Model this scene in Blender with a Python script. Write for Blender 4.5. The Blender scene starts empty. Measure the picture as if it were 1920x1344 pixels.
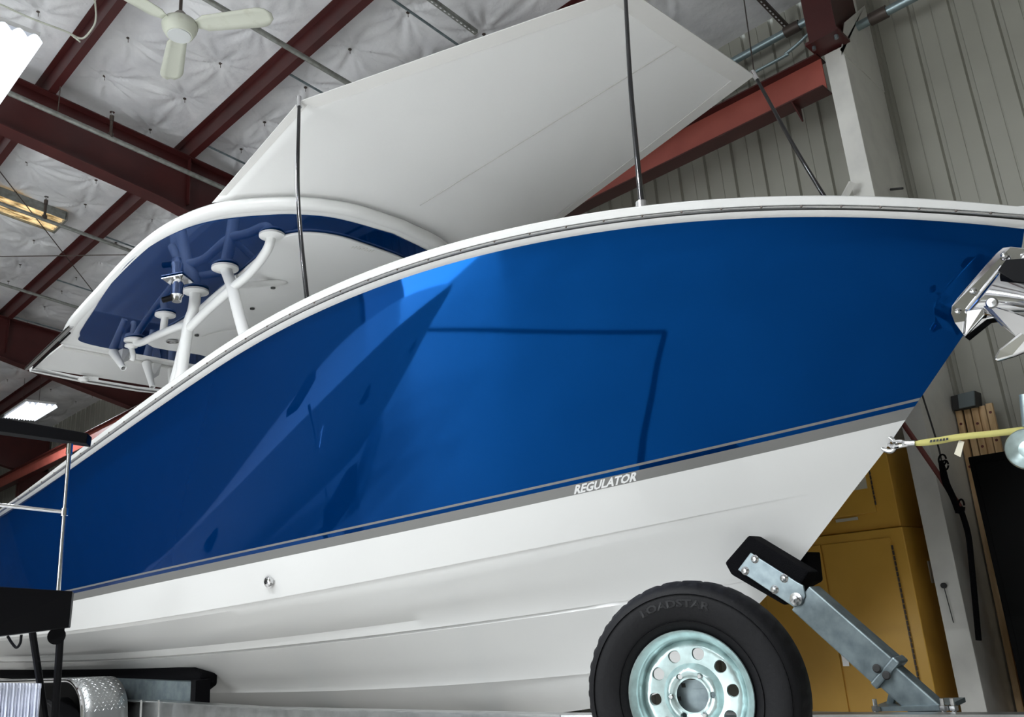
import bpy, math, random
import numpy as np
from mathutils import Vector, Matrix
random.seed(7); rng = np.random.RandomState(11)
SC = bpy.context.scene; COL = SC.collection
PI = math.pi

# ---------------------------------------------------------------- camera
CX, CY = 960.0, 672.0
def _camera_axes(V=(560, -4600), B=(-754, 1283)):
    V = np.array([V[0]-CX, V[1]-CY]); B = np.array([B[0]-CX, B[1]-CY])
    f = math.sqrt(-(V @ B))
    def d(p):
        v = np.array([p[0], -p[1], -f]); return v/np.linalg.norm(v)
    z = d(V); y = d(B); y = y - z*(y @ z); y /= np.linalg.norm(y)
    return f, np.array([np.cross(y, z), y, z])
FPX, RC = _camera_axes()
EYE = np.array([0.0, 0.0, 1.05])
cd = bpy.data.cameras.new('camera'); cam = bpy.data.objects.new('camera', cd); COL.objects.link(cam)
cd.sensor_width = 36.0; cd.lens = FPX/1920*36.0; cd.clip_start = 0.05; cd.clip_end = 200
M4 = Matrix([[*RC[0], EYE[0]], [*RC[1], EYE[1]], [*RC[2], EYE[2]], [0, 0, 0, 1]])
cam.matrix_world = M4
SC.camera = cam

# ---------------------------------------------------------------- world, exposure, large lights
SC.view_settings.view_transform = 'Standard'; SC.view_settings.look = 'None'
SC.view_settings.gamma = 1; SC.view_settings.use_curve_mapping = False
SC.view_settings.exposure = 0.55
SC.cycles.use_denoising = True
SC.cycles.max_bounces = 8; SC.cycles.diffuse_bounces = 4; SC.cycles.glossy_bounces = 5
SC.cycles.caustics_reflective = False; SC.cycles.caustics_refractive = False
SC.cycles.sample_clamp_indirect = 6
w = bpy.data.worlds.new('sky'); SC.world = w; w.use_nodes = True
w.node_tree.nodes['Background'].inputs[0].default_value = (0.80, 0.90, 1.0, 1)
w.node_tree.nodes['Background'].inputs[1].default_value = 1.2

def area(name, loc, direction, sx, sy, power, color):
    l = bpy.data.lights.new(name, 'AREA'); l.shape = 'RECTANGLE'; l.size = sx; l.size_y = sy
    l.energy = power; l.color = color
    o = bpy.data.objects.new(name, l); COL.objects.link(o)
    o.location = loc; o.rotation_euler = Vector(direction).to_track_quat('-Z', 'Z').to_euler()
    return o
# added low daylight fill, set in a made-up door opening across the hall
area('added_door_fill', (-7.85, 4.6, 1.8), (1, -0.05, 0.22), 6.4, 3.3, 420, (0.94, 0.98, 1.0))

# ---------------------------------------------------------------- placement helpers
def ray(px, py):
    v = RC @ np.array([px-CX, -(py-CY), -FPX]); return v/np.linalg.norm(v)
def on_plane(px, py, n, d):
    r = ray(px, py); n = np.array(n, float); return EYE + r*((d - n @ EYE)/(n @ r))
AL = math.radians(4); DC = 4.55; S0 = 0.45            # pose of the boat: heading, distance, stem position
BN = np.array([math.cos(AL), math.sin(AL), 0]); BU = np.array([-math.sin(AL), math.cos(AL), 0])
def W(s, b, z):                                       # boat frame: s aft of the stem, b to starboard, z up
    P = BN*(DC-b) + BU*(s+S0); P[2] = z; return P
def boatc(P): return float(P @ BU)-S0, DC-float(P @ BN), float(P[2])
def Pb(px, py, b): return on_plane(px, py, BN, DC-b)   # a measured point lying b to starboard of the centreline
def Pz(px, py, z, k=0.0): return on_plane(px, py, (k, 0, 1), z)
def Px(px, py, x): return on_plane(px, py, (1, 0, 0), x)
def Py(px, py, y): return on_plane(px, py, (0, 1, 0), y)

# ---------------------------------------------------------------- materials
MATS = {}
def mat(name, color, rough=0.5, metal=0.0, coat=0.0, noise=None, bump=None, emit=None, spec=None, coat_rough=0.03):
    if name in MATS: return MATS[name]
    m = bpy.data.materials.new(name); m.use_nodes = True; nt = m.node_tree; n = nt.nodes; L = nt.links
    p = n['Principled BSDF']
    p.inputs['Base Color'].default_value = (*color, 1); p.inputs['Roughness'].default_value = rough
    p.inputs['Metallic'].default_value = metal
    p.inputs['Coat Weight'].default_value = coat; p.inputs['Coat Roughness'].default_value = coat_rough
    if spec is not None: p.inputs['Specular IOR Level'].default_value = spec
    if noise or bump:
        tc = n.new('ShaderNodeTexCoord')
    if noise:                                          # (scale, second colour, low, high[, stretch])
        t = n.new('ShaderNodeTexNoise'); t.inputs['Scale'].default_value = noise[0]; t.inputs['Detail'].default_value = 6
        mp = n.new('ShaderNodeMapping'); L.new(tc.outputs['Object'], mp.inputs[0])
        if len(noise) > 4: mp.inputs['Scale'].default_value = noise[4]
        L.new(mp.outputs[0], t.inputs['Vector'])
        cr = n.new('ShaderNodeValToRGB'); L.new(t.outputs['Fac'], cr.inputs[0])
        cr.color_ramp.elements[0].position = noise[2]; cr.color_ramp.elements[1].position = noise[3]
        cr.color_ramp.elements[0].color = (*color, 1); cr.color_ramp.elements[1].color = (*noise[1], 1)
        L.new(cr.outputs[0], p.inputs['Base Color'])
    if bump:                                           # (scale, strength, distance)
        t2 = n.new('ShaderNodeTexNoise'); t2.inputs['Scale'].default_value = bump[0]; t2.inputs['Detail'].default_value = 5
        L.new(tc.outputs['Object'], t2.inputs['Vector'])
        bp = n.new('ShaderNodeBump'); bp.inputs['Strength'].default_value = bump[1]; bp.inputs['Distance'].default_value = bump[2]
        L.new(t2.outputs['Fac'], bp.inputs['Height']); L.new(bp.outputs[0], p.inputs['Normal'])
    if emit:
        p.inputs['Emission Color'].default_value = (*emit[0], 1); p.inputs['Emission Strength'].default_value = emit[1]
    MATS[name] = m; return m

blue = mat('blue_gelcoat', (0.000, 0.016, 0.078), 0.035, spec=0.9)
blue.node_tree.nodes['Principled BSDF'].inputs['IOR'].default_value = 1.62
blue.node_tree.nodes['Principled BSDF'].inputs['Specular Tint'].default_value = (0.02, 0.27, 1.0, 1)
white_gel = mat('white_gelcoat', (0.80, 0.80, 0.79), 0.25, 0, 0.5, coat_rough=0.08)
white_paint = mat('white_powder_coat', (0.80, 0.80, 0.79), 0.35, 0, 0.2)
silver = mat('silver_stripe', (0.23, 0.23, 0.225), 0.42, 0.35)
letter_m = mat('lettering_white', (0.85, 0.85, 0.85), 0.4)
chrome = mat('polished_steel', (0.82, 0.82, 0.83), 0.07, 1.0)
steel = mat('stainless_steel', (0.62, 0.62, 0.62), 0.22, 1.0)
galv = mat('galvanized_steel', (0.28, 0.34, 0.36), 0.42, 0.75, noise=(14, (0.17, 0.21, 0.23), 0.35, 0.7))
galv_bright = mat('zinc_wheel', (0.58, 0.72, 0.72), 0.32, 0.8, noise=(22, (0.40, 0.50, 0.50), 0.4, 0.75))
alu = mat('aluminium', (0.55, 0.56, 0.56), 0.3, 0.95, noise=(9, (0.40, 0.41, 0.41), 0.4, 0.7))
rubber = mat('tyre_rubber', (0.003, 0.003, 0.004), 0.65, bump=(60, 0.15, 0.01), spec=0.25)
rubber_text = mat('raised_rubber', (0.006, 0.006, 0.007), 0.4, spec=0.3)
carpet = mat('black_carpet', (0.004, 0.004, 0.005), 1.0, bump=(180, 0.6, 0.01), spec=0.1)
black = mat('black_plastic', (0.002, 0.002, 0.003), 0.5, spec=0.12)
black_gloss = mat('carbon_pole', (0.008, 0.008, 0.009), 0.12, coat=0.6)
red = mat('red_oxide_steel', (0.070, 0.013, 0.012), 0.42, noise=(3.5, (0.052, 0.009, 0.009), 0.35, 0.7))
red_lit = mat('red_steel_lit', (0.50, 0.125, 0.095), 0.45, noise=(3, (0.42, 0.10, 0.075), 0.35, 0.7))  # base colour raised to carry the strong light on the girder web
wall_m = mat('wall_panel_paint', (0.36, 0.355, 0.305), 0.5, noise=(1.5, (0.32, 0.315, 0.27), 0.35, 0.7))
col_white = mat('column_white', (0.72, 0.71, 0.67), 0.55, noise=(5, (0.64, 0.63, 0.60), 0.45, 0.7))
insul = mat('insulation_facing', (0.80, 0.80, 0.81), 0.42, bump=(9, 0.35, 0.03), noise=(2.2, (0.66, 0.66, 0.68), 0.4, 0.7))
pipe_m = mat('sprinkler_pipe', (0.30, 0.31, 0.29), 0.45, 0.4, noise=(20, (0.20, 0.20, 0.18), 0.4, 0.7))
dark_pipe = mat('dark_fitting', (0.09, 0.07, 0.06), 0.5, 0.3)
conduit_m = mat('conduit', (0.30, 0.38, 0.40), 0.4, 0.7)
concrete = mat('concrete', (0.46, 0.45, 0.43), 0.4, noise=(0.8, (0.38, 0.37, 0.35), 0.35, 0.7))
yellow = mat('yellow_enamel', (0.80, 0.46, 0.075), 0.42, noise=(2.5, (0.72, 0.40, 0.06), 0.35, 0.7))
wood = mat('pine', (0.82, 0.58, 0.32), 0.6, noise=(4, (0.58, 0.36, 0.17), 0.4, 0.65, (6, 6, 0.6)))
cloth = mat('shade_cloth', (0.93, 0.93, 0.92), 0.9, spec=0.1, bump=(5, 0.15, 0.02))
def translucent(m, amt):
    nt = m.node_tree; p = nt.nodes['Principled BSDF']; out = nt.nodes['Material Output']
    t = nt.nodes.new('ShaderNodeBsdfTranslucent'); mx = nt.nodes.new('ShaderNodeMixShader'); mx.inputs[0].default_value = amt
    t.inputs['Color'].default_value = (0.96, 0.96, 0.95, 1)
    nt.links.new(p.outputs[0], mx.inputs[1]); nt.links.new(t.outputs[0], mx.inputs[2]); nt.links.new(mx.outputs[0], out.inputs['Surface'])
translucent(cloth, 0.5)
hem_m = mat('shade_hem', (0.74, 0.73, 0.71), 0.9, spec=0.1)
seam_m = mat('shade_seam', (0.62, 0.61, 0.59), 0.9, spec=0.1)
skirt_m = mat('skirt_cloth', (0.62, 0.65, 0.76), 0.8)
strap_m = mat('yellow_webbing', (0.52, 0.48, 0.16), 0.8)
paper = mat('paper_label', (0.66, 0.62, 0.50), 0.8)
ink = mat('ink', (0.04, 0.04, 0.04), 0.8)
fan_m = mat('fan_enamel', (0.62, 0.64, 0.55), 0.5, noise=(7, (0.50, 0.50, 0.40), 0.55, 0.75))
fan_hub = mat('fan_motor', (0.30, 0.27, 0.25), 0.5)
tube_m = mat('fluorescent_tube', (1, 1, 1), 0.5, emit=((0.93, 0.97, 1.0), 4))
reflector = mat('lamp_reflector', (0.80, 0.82, 0.85), 0.35, 0.1, emit=((0.80, 0.87, 1.0), 0.25))
cab_black = mat('black_cabinet', (0.0015, 0.0015, 0.0015), 0.6, spec=0.08)
grey_plastic = mat('grey_box', (0.14, 0.17, 0.18), 0.5)
dark_glass = mat('dark_window', (0.004, 0.006, 0.010), 0.08)
brown = mat('brace_red', (0.16, 0.035, 0.03), 0.5)
dplate = None

# ---------------------------------------------------------------- mesh helpers
class MB:
    def __init__(s): s.v = []; s.f = []; s.mi = []
    def add(s, vs, fs, m=0):
        k = len(s.v); s.v += [tuple(float(c) for c in p) for p in vs]
        s.f += [tuple(k+i for i in f) for f in fs]; s.mi += [m]*len(fs); return s
    def frame(s, O, X, Y, Z, m=0):                     # box from corner O along three edge vectors
        O, X, Y, Z = map(lambda q: np.array(q, float), (O, X, Y, Z))
        vs = [O, O+X, O+X+Y, O+Y, O+Z, O+X+Z, O+X+Y+Z, O+Y+Z]
        return s.add(vs, [(0,3,2,1),(4,5,6,7),(0,1,5,4),(1,2,6,5),(2,3,7,6),(3,0,4,7)], m)
    def box(s, c, size, R=None, m=0):
        c = np.array(c, float); R = np.eye(3) if R is None else R
        h = [R[:, i]*size[i] for i in range(3)]
        return s.frame(c-sum(h)/2, h[0], h[1], h[2], m)
    def span(s, lo, hi, m=0):
        lo = np.array(lo, float); hi = np.array(hi, float)
        return s.box((lo+hi)/2, hi-lo, None, m)
    def tube(s, pts, r, n=12, m=0, cap=True, flat=None):
        pts = [np.array(p, float) for p in pts]; N = len(pts)
        rs = r if isinstance(r, (list, tuple)) else [r]*N
        t0 = pts[1]-pts[0]; t0 /= np.linalg.norm(t0)
        a = np.array([0, 0, 1.0]) if abs(t0[2]) < 0.9 else np.array([1.0, 0, 0])
        u = np.cross(t0, a); u /= np.linalg.norm(u); vs = []
        for i, p in enumerate(pts):
            t = pts[min(i+1, N-1)]-pts[max(i-1, 0)]; t /= np.linalg.norm(t)
            u = u-t*(u @ t); u /= np.linalg.norm(u); v = np.cross(t, u)
            for k in range(n):
                an = 2*PI*k/n; vs.append(p+rs[i]*(math.cos(an)*u+math.sin(an)*v))
        fs = [(i*n+k, i*n+(k+1) % n, (i+1)*n+(k+1) % n, (i+1)*n+k) for i in range(N-1) for k in range(n)]
        if cap: fs += [tuple(range(n))[::-1], tuple((N-1)*n+k for k in range(n))]
        return s.add(vs, fs, m)
    def lathe(s, prof, O, axis, n=32, m=0, closed=False):   # prof: (radius, height) along the axis
        O = np.array(O, float); ax = np.array(axis, float); ax /= np.linalg.norm(ax)
        a = np.array([0, 0, 1.0]) if abs(ax[2]) < 0.9 else np.array([1.0, 0, 0])
        u = np.cross(ax, a); u /= np.linalg.norm(u); v = np.cross(ax, u); vs = []
        for (r, h) in prof:
            for k in range(n):
                an = 2*PI*k/n; vs.append(O+ax*h+r*(math.cos(an)*u+math.sin(an)*v))
        N = len(prof)
        fs = [(i*n+k, i*n+(k+1) % n, (i+1)*n+(k+1) % n, (i+1)*n+k) for i in range(N-1) for k in range(n)]
        if not closed:
            if prof[0][0] > 1e-6: fs.append(tuple(range(n))[::-1])
            if prof[-1][0] > 1e-6: fs.append(tuple((N-1)*n+k for k in range(n)))
        return s.add(vs, fs, m)
    def prism(s, outline, ext, m=0):                   # closed outline of 3D points pushed along a vector
        P = [np.array(p, float) for p in outline]; e = np.array(ext, float); N = len(P)
        fs = [tuple(range(N))[::-1], tuple(range(N, 2*N))]+[(i, (i+1) % N, N+(i+1) % N, N+i) for i in range(N)]
        return s.add(P+[p+e for p in P], fs, m)
    def grid(s, rows, m=0, close=False):
        nr = len(rows); nc = len(rows[0]); k = nc if close else nc-1
        return s.add([p for r in rows for p in r],
                     [(i*nc+j, i*nc+(j+1) % nc, (i+1)*nc+(j+1) % nc, (i+1)*nc+j) for i in range(nr-1) for j in range(k)], m)
    def build(s, name, mats, parent=None, smooth=False, bevel=0, angle=35, merge=False, solid=0):
        me = bpy.data.meshes.new(name); me.from_pydata(s.v, [], s.f)
        mats = mats if isinstance(mats, (list, tuple)) else [mats]
        for x in mats: me.materials.append(x)
        me.polygons.foreach_set('material_index', s.mi)
        o = bpy.data.objects.new(name, me); COL.objects.link(o)
        import bmesh
        bm = bmesh.new(); bm.from_mesh(me)
        if merge: bmesh.ops.remove_doubles(bm, verts=bm.verts, dist=1e-5)
        bmesh.ops.recalc_face_normals(bm, faces=bm.faces) if not name.startswith('_') else None
        bm.to_mesh(me); bm.free()
        if smooth:
            me.shade_smooth() if hasattr(me, 'shade_smooth') else None
            try: me.set_sharp_from_angle(angle=math.radians(angle))
            except Exception: pass
        if bevel:
            b = o.modifiers.new('bevel', 'BEVEL'); b.width = bevel; b.segments = 2; b.limit_method = 'ANGLE'
        if solid:
            d = o.modifiers.new('solid', 'SOLIDIFY'); d.thickness = solid; d.offset = 0
        if parent: attach(o, parent)
        return o
ROOT = {}
def attach(o, parent):
    o.parent = parent
    if parent.name in ROOT: o.matrix_parent_inverse = Matrix.Translation(-Vector(ROOT[parent.name]))
def tag(o, label=None, cat=None, group=None, kind=None):
    if label: o['label'] = label
    if cat: o['category'] = cat
    if group: o['group'] = group
    if kind: o['kind'] = kind
    return o
def thing(name, loc, label, cat, group=None):
    o = bpy.data.objects.new(name, None); COL.objects.link(o); o.empty_display_size = 0.1
    o.location = [float(c) for c in loc]; ROOT[o.name] = tuple(float(c) for c in loc)
    return tag(o, label, cat, group)
def structure(o): o['kind'] = 'structure'; return o
def bez(pts, n=8):                                     # smooth curve through points
    P = [np.array(p, float) for p in pts]; P = [2*P[0]-P[1]]+P+[2*P[-1]-P[-2]]; out = []
    for i in range(1, len(P)-2):
        for k in range(n):
            t = k/n; out.append(0.5*((2*P[i])+(P[i+1]-P[i-1])*t+(2*P[i-1]-5*P[i]+4*P[i+1]-P[i+2])*t*t+(3*P[i]-P[i-1]-3*P[i+1]+P[i+2])*t**3))
    out.append(P[-2]); return out
def unit(v): v = np.array(v, float); return v/np.linalg.norm(v)
def text_mesh(body, size, offset=0.0, shear=0.0, res=2):
    cu = bpy.data.curves.new('lettering', 'FONT'); cu.body = body; cu.size = size; cu.offset = offset
    cu.shear = shear; cu.resolution_u = res; cu.align_x = 'LEFT'
    o = bpy.data.objects.new('lettering', cu); COL.objects.link(o)
    bpy.context.view_layer.update()
    me = o.evaluated_get(bpy.context.evaluated_depsgraph_get()).to_mesh()
    V = np.array([v.co[:] for v in me.vertices]); F = [tuple(p.vertices) for p in me.polygons]
    o.to_mesh_clear(); bpy.data.objects.remove(o); bpy.data.curves.remove(cu)
    return V, F

# ================================================================ THE BUILDING
XW = 6.8; SL = 0.1326                                  # wall plane, roof slope
ZP = 6.95; ZI = 7.17                                   # purlin bottom plane, insulation plane (z at x = 0)
X0, X1, Y0, Y1 = -8.0, XW, -9.0, 32.0
zroof = lambda x, z0: z0-SL*x
structure(MB().span((X0, Y0, -0.1), (X1, Y1, 0)).build('floor', concrete))

# corrugated wall along the right (and its copies)
def corrugated(p0, p1, zlo, ztop0, ztop1, out, pitch=0.295, phase=0.0):
    p0 = np.array(p0, float); p1 = np.array(p1, float); L = np.linalg.norm(p1-p0); d = (p1-p0)/L; out = np.array(out, float)
    xs = []; k = -1
    while True:
        b = k*pitch+phase
        if b > L: break
        for dx, dep in ((0, 0), (0.010, 0.030), (0.040, 0.030), (0.052, 0), (0.165, 0), (0.168, 0.006), (0.174, 0.006), (0.177, 0)):
            if 0 < b+dx < L: xs.append((b+dx, dep))
        k += 1
    xs = [(0, 0)]+xs+[(L, 0)]
    lo = []; hi = []
    for (a, dep) in xs:
        q = p0+d*a+out*dep; zt = ztop0+(ztop1-ztop0)*a/L
        lo.append((q[0], q[1], zlo)); hi.append((q[0], q[1], zt))
    return lo, hi
lo, hi = corrugated((XW, Y0, 0), (XW, Y1, 0), 0, 6.5, 6.5, (1, 0, 0), phase=-Y0 % 0.295+0.075)
m_ = MB().grid([lo, hi]); structure(m_.build('wall_right', wall_m, solid=0))
lo, hi = corrugated((X0, Y1, 0), (X1, Y1, 0), 0, zroof(X0, 7.4), zroof(X1, 7.4), (0, 1, 0))
structure(MB().grid([lo, hi]).build('wall_far', wall_m))
# walls behind the camera, the left one with a door opening added to let light in
b = MB(); y0, y1, zt = 1.3, 7.9, 3.5
b.span((X0-0.1, Y0, 0), (X0, y0, 8.4)); b.span((X0-0.1, y1, 0), (X0, Y1, 8.4)); b.span((X0-0.1, y0, zt), (X0, y1, 8.4))
structure(b.build('wall_left', wall_m))
b = MB(); b.span((X0, Y0-0.1, 0), (X1, Y0, 8.4))
structure(b.build('wall_back', wall_m))
b = MB(); b.span((X0-0.02, y0-0.12, 0), (X0+0.05, y0, zt+0.12)); b.span((X0-0.02, y1, 0), (X0+0.05, y1+0.12, zt+0.12)); b.span((X0-0.02, y0, zt), (X0+0.05, y1, zt+0.12))
structure(b.build('trim_1', red))  # frame around the added opening

# quilted insulation under the roof, pinned down in tufts
PURL = [2.37-1.524*k for k in range(7, 0, -1)]+[2.37, 3.9, 5.42]
pins = []
for i, px_ in enumerate(PURL):
    for j, fx in enumerate((0.40, 1.12)):
        y = 3.2+0.45*j+0.2*(i % 3)
        while y < 26:
            pins.append((px_+fx+rng.uniform(-.08, .08), y+rng.uniform(-.12, .12))); y += 0.80
def axis_points(segs):
    out = []
    for a, c, st in segs: out += list(np.arange(a, c, st))
    return np.array(out+[segs[-1][1]])
xs = axis_points([(X0, 0.6, 0.3), (0.6, XW, 0.03)])
ys = axis_points([(Y0, 3.2, 0.4), (3.2, 12.5, 0.028), (12.5, 26, 0.06), (26, Y1, 0.5)])
GX, GY = np.meshgrid(xs, ys, indexing='xy')
fr = np.mod((GX-2.37)/1.524, 1.0)
BF = np.clip(np.sin(PI*fr), 0, 1)**1.2
H = -0.075*BF*(0.8+0.3*np.sin(GY*1.7+GX)) + BF*(0.007*np.sin(GX*9+GY*2.3)+0.006*np.sin(GY*7-GX*3))
for (qx, qy) in pins:
    if qx < 0.6: continue
    i0, i1 = np.searchsorted(xs, [qx-0.7, qx+0.7]); j0, j1 = np.searchsorted(ys, [qy-0.7, qy+0.7])
    if i1 <= i0 or j1 <= j0: continue
    dx = GX[j0:j1, i0:i1]-qx; dy = GY[j0:j1, i0:i1]-qy; r = np.sqrt(dx*dx+dy*dy)+1e-4; th = np.arctan2(dy, dx)
    ph = rng.uniform(0, 6.28, 4)
    crease = (0.7*np.cos(5*th+ph[0])+0.8*np.cos(11*th+ph[1])+0.7*np.cos(17*th+ph[2]))*0.010
    H[j0:j1, i0:i1] += BF[j0:j1, i0:i1]*(0.075*np.exp(-(r/0.17)**1.0)+1.9*crease*np.exp(-((r-0.10)/0.26)**2))
Z = ZI-SL*GX+H
nx, ny = len(xs), len(ys)
me = bpy.data.meshes.new('ceiling'); co = np.stack([GX, GY, Z], -1).reshape(-1, 3)
idx = np.arange(nx*ny).reshape(ny, nx)
fa = np.stack([idx[:-1, :-1], idx[:-1, 1:], idx[1:, 1:], idx[1:, :-1]], -1).reshape(-1, 4)
me.vertices.add(len(co)); me.vertices.foreach_set('co', co.ravel())
me.loops.add(fa.size); me.loops.foreach_set('vertex_index', fa.ravel())
me.polygons.add(len(fa)); me.polygons.foreach_set('loop_start', np.arange(0, fa.size, 4)); me.polygons.foreach_set('loop_total', np.full(len(fa), 4))
me.update(); me.validate(); me.shade_smooth(); me.materials.append(insul)
ceil = bpy.data.objects.new('ceiling', me); COL.objects.link(ceil); structure(ceil)
# the pins themselves: small dark washers with a stub
pm = MB().lathe([(0.0, 0), (0.018, 0), (0.018, 0.006), (0, 0.006)], (0, 0, 0), (0, 0, -1), 10).tube([(0, 0, 0), (0.004, 0.004, -0.05)], 0.003, 5)
pin0 = pm.build('insulation_pin', dark_pipe)
def seen(P, mg=0):
    c = RC.T @ (np.array(P)-EYE)
    if c[2] > -0.1: return False
    x = CX+FPX*c[0]/-c[2]; y = CY-FPX*c[1]/-c[2]
    return -mg < x < 1920+mg and -mg < y < 1344+mg
vis = []
for (qx, qy) in pins:
    i = np.searchsorted(xs, qx); j = np.searchsorted(ys, qy)
    if i >= nx or j >= ny: continue
    P = np.array([xs[min(i, nx-1)], ys[min(j, ny-1)], Z[min(j, ny-1), min(i, nx-1)]-0.004])
    if seen(P): vis.append(P)
vis.sort(key=lambda P: np.linalg.norm(P-EYE)); vis = vis[:95]
for k, P in enumerate(vis):
    o = pin0 if k == 0 else pin0.copy()
    if k: COL.objects.link(o)
    o.location = P; o.parent = ceil

# purlins (Z sections), each one a steel member of its own
desc = {2.37: 'red roof purlin nearest the ceiling fan, crossing above the hanging light', 3.9: 'second red roof purlin, running diagonally down beyond the fan blades', 5.42: 'low red roof purlin near the eave, seen beyond the far rafter'}
for x in PURL[3:]:
    zb = zroof(x, ZP); b = MB()
    prof = [(-0.035, 0.0), (0.04, 0.0), (0.04, 0.022), (0.034, 0.022), (0.034, 0.006), (-0.029, 0.006), (-0.029, 0.20), (-0.09, 0.20), (-0.09, 0.206), (-0.035, 0.206)]
    b.prism([(x+a, Y0, zb+c-SL*a) for a, c in prof], (0, Y1-Y0, 0))
    o = b.build('roof_purlin', red)
    tag(o, desc.get(round(x, 2), {4: 'red roof purlin next inward from the ceiling fan, beyond the top left corner', 3: 'red roof purlin over the camera, two in from the fan', 2: 'red roof purlin over the open floor, three in from the fan', 1: 'red roof purlin farthest from the boat over the open floor'}.get(int(round((2.37-x)/1.524))*-1+5, 'red roof purlin over the floor')), 'purlin', 'red purlins under the roof')

# rigid frames: column + haunched rafter, welded I sections
def rigid_frame(y, xin, depth_mid, label, white_col=False, wt=0.2):
    root = thing('rigid_frame', (XW-0.3, y, 0), label, 'steel frame', 'red rigid frames carrying the roof')
    f = 0.012
    top = lambda x: zroof(x, ZP)-0.005
    pts = [(X0+0.2, top(X0)-depth_mid), (1.6, top(1.6)-depth_mid+0.02), (3.6, top(3.6)-depth_mid-0.06), (xin, top(xin)-depth_mid-0.42)]
    web = MB()
    web.prism([(x, y-0.006, z) for x, z in pts]+[(XW-0.06, y-0.006, pts[-1][1]), (XW-0.06, y-0.006, top(XW)), (X0+0.2, y-0.006, top(X0+0.2))], (0, 0.012, 0))
    web.build('rafter_web', red, root)
    fl = MB()
    for (a, za), (c, zc) in zip(pts[:-1], pts[1:]):
        fl.frame((a, y-wt/2, za-f), (c-a, 0, zc-za), (0, wt, 0), (0, 0, f))
    fl.build('lower_flange', red, root)
    fu = MB(); fu.frame((X0+0.2, y-wt/2, top(X0+0.2)-f), (XW-0.06-X0-0.2, 0, top(XW-0.06)-top(X0+0.2)), (0, wt, 0), (0, 0, f))
    fu.build('upper_flange', red, root)
    for x in (1.0, 3.9): MB().span((x-0.005, y-0.08, top(x)-depth_mid), (x+0.005, y+0.08, top(x))).build('stiffener', red, root)
    return root, pts[-1][1], top
root1, zk, _ = rigid_frame(8.68, 6.13, 0.60, 'nearer red rafter frame crossing the upper left behind the shade')
c = MB(); c.span((6.13, 8.58, 0), (6.145, 8.78, zk)); c.span((6.145, 8.674, 0), (6.75, 8.686, zk+.1)); c.build('column', red, root1)
root2, zk2, _ = rigid_frame(15.3, 6.13, 0.60, 'farther red rafter frame meeting its column behind the hardtop')
c = MB(); c.span((6.13, 15.2, 0), (6.145, 15.4, zk2)); c.span((6.145, 15.294, 0), (6.75, 15.306, zk2+.1)); c.build('column', red, root2)
root3, zk3, _ = rigid_frame(21.92, 6.13, 0.60, 'red rafter frame deepest in the hall at the left edge')
c = MB(); c.span((6.13, 21.82, 0), (6.145, 22.02, zk3)); c.span((6.145, 21.914, 0), (6.75, 21.926, zk3+.1)); c.build('column', red, root3)
# near frame: red knee above, boxed white column below
root0 = thing('rigid_frame', (XW-0.4, 1.985, 0), 'near red frame knee on a boxed white column at the right wall', 'steel frame', None)
yk = 1.985; c = MB(); c.span((6.0, 1.91, 0), (6.78, 2.06, 5.08)); c.build('white_column', col_white, root0, bevel=0.004)
q = [Py(x, y, 1.905) for x, y in ((1578, 104), (1584, 42), (1623, 9))]
zt_ = q[2][2]+(6.78-q[2][0])*(q[2][2]-q[1][2])/(q[2][0]-q[1][0])
MB().prism(q+[(6.78, 1.905, zt_), (6.78, 1.905, 5.0), (q[0][0], 1.905, 5.0)], (0, 0.008, 0)).build('side_panel', col_white, root0)
kn = MB(); zt = zroof(6.4, ZP)
kn.prism([(5.86, yk-0.006, 5.13), (6.74, yk-0.006, 5.13), (6.74, yk-0.006, zroof(6.74, ZP)), (3.0, yk-0.006, zroof(3.0, ZP)), (3.0, yk-0.006, zroof(3.0, ZP)-0.5), (5.55, yk-0.006, 5.80), (5.84, yk-0.006, 5.55)], (0, 0.012, 0))
kn.build('knee_web', red, root0)
kf = MB()
seq = [(5.84, 5.13), (5.84, 5.55), (5.55, 5.80), (3.0, zroof(3.0, ZP)-0.5)]
for (a, za), (c2, zc) in zip(seq[:-1], seq[1:]): kf.frame((a, yk-0.11, za), (c2-a, 0, zc-za), (0, 0.22, 0), (0.012, 0, -0.004) if abs(a-c2) < .01 else (0, 0, 0.012))
kf.build('knee_flange', red, root0)
MB().span((5.80, yk-0.13, 5.10), (6.03, yk+0.13, 5.125)).build('base_plate', red, root0)
for dy in (-0.09, 0.09): MB().lathe([(0, 0), (0.016, 0), (0.016, 0.03), (0, 0.03)], (5.86, yk+dy, 5.10), (0, 0, -1), 6).build('bolt', galv, root0)

# eave girder running along the wall below the roof
g = thing('steel_girder', (6.05, 14, 4.80), 'long red steel girder running along the wall behind the boat', 'girder')
gy0, gy1 = 2.10, Y1-0.2
b = MB(); b.span((6.03, gy0, 4.812), (6.042, gy1, 5.088)); b.build('web', red_lit, g)
b = MB(); b.span((5.95, gy0, 5.088), (6.12, gy1, 5.10)); b.build('upper_flange', red, g)
b = MB(); b.span((5.95, gy0, 4.80), (6.12, gy1, 4.812)); b.build('lower_flange', red, g)
b = MB(); b.prism([(5.955, 2.36, 4.80), (6.11, 2.36, 4.80), (6.11, 2.36, 4.68)], (0, 0.012, 0)); b.build('gusset', red, g)
b = MB(); b.span((6.0, 15.2, 4.812), (6.03, 15.4, 5.088)); b.build('splice_plate', red, g)

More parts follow.
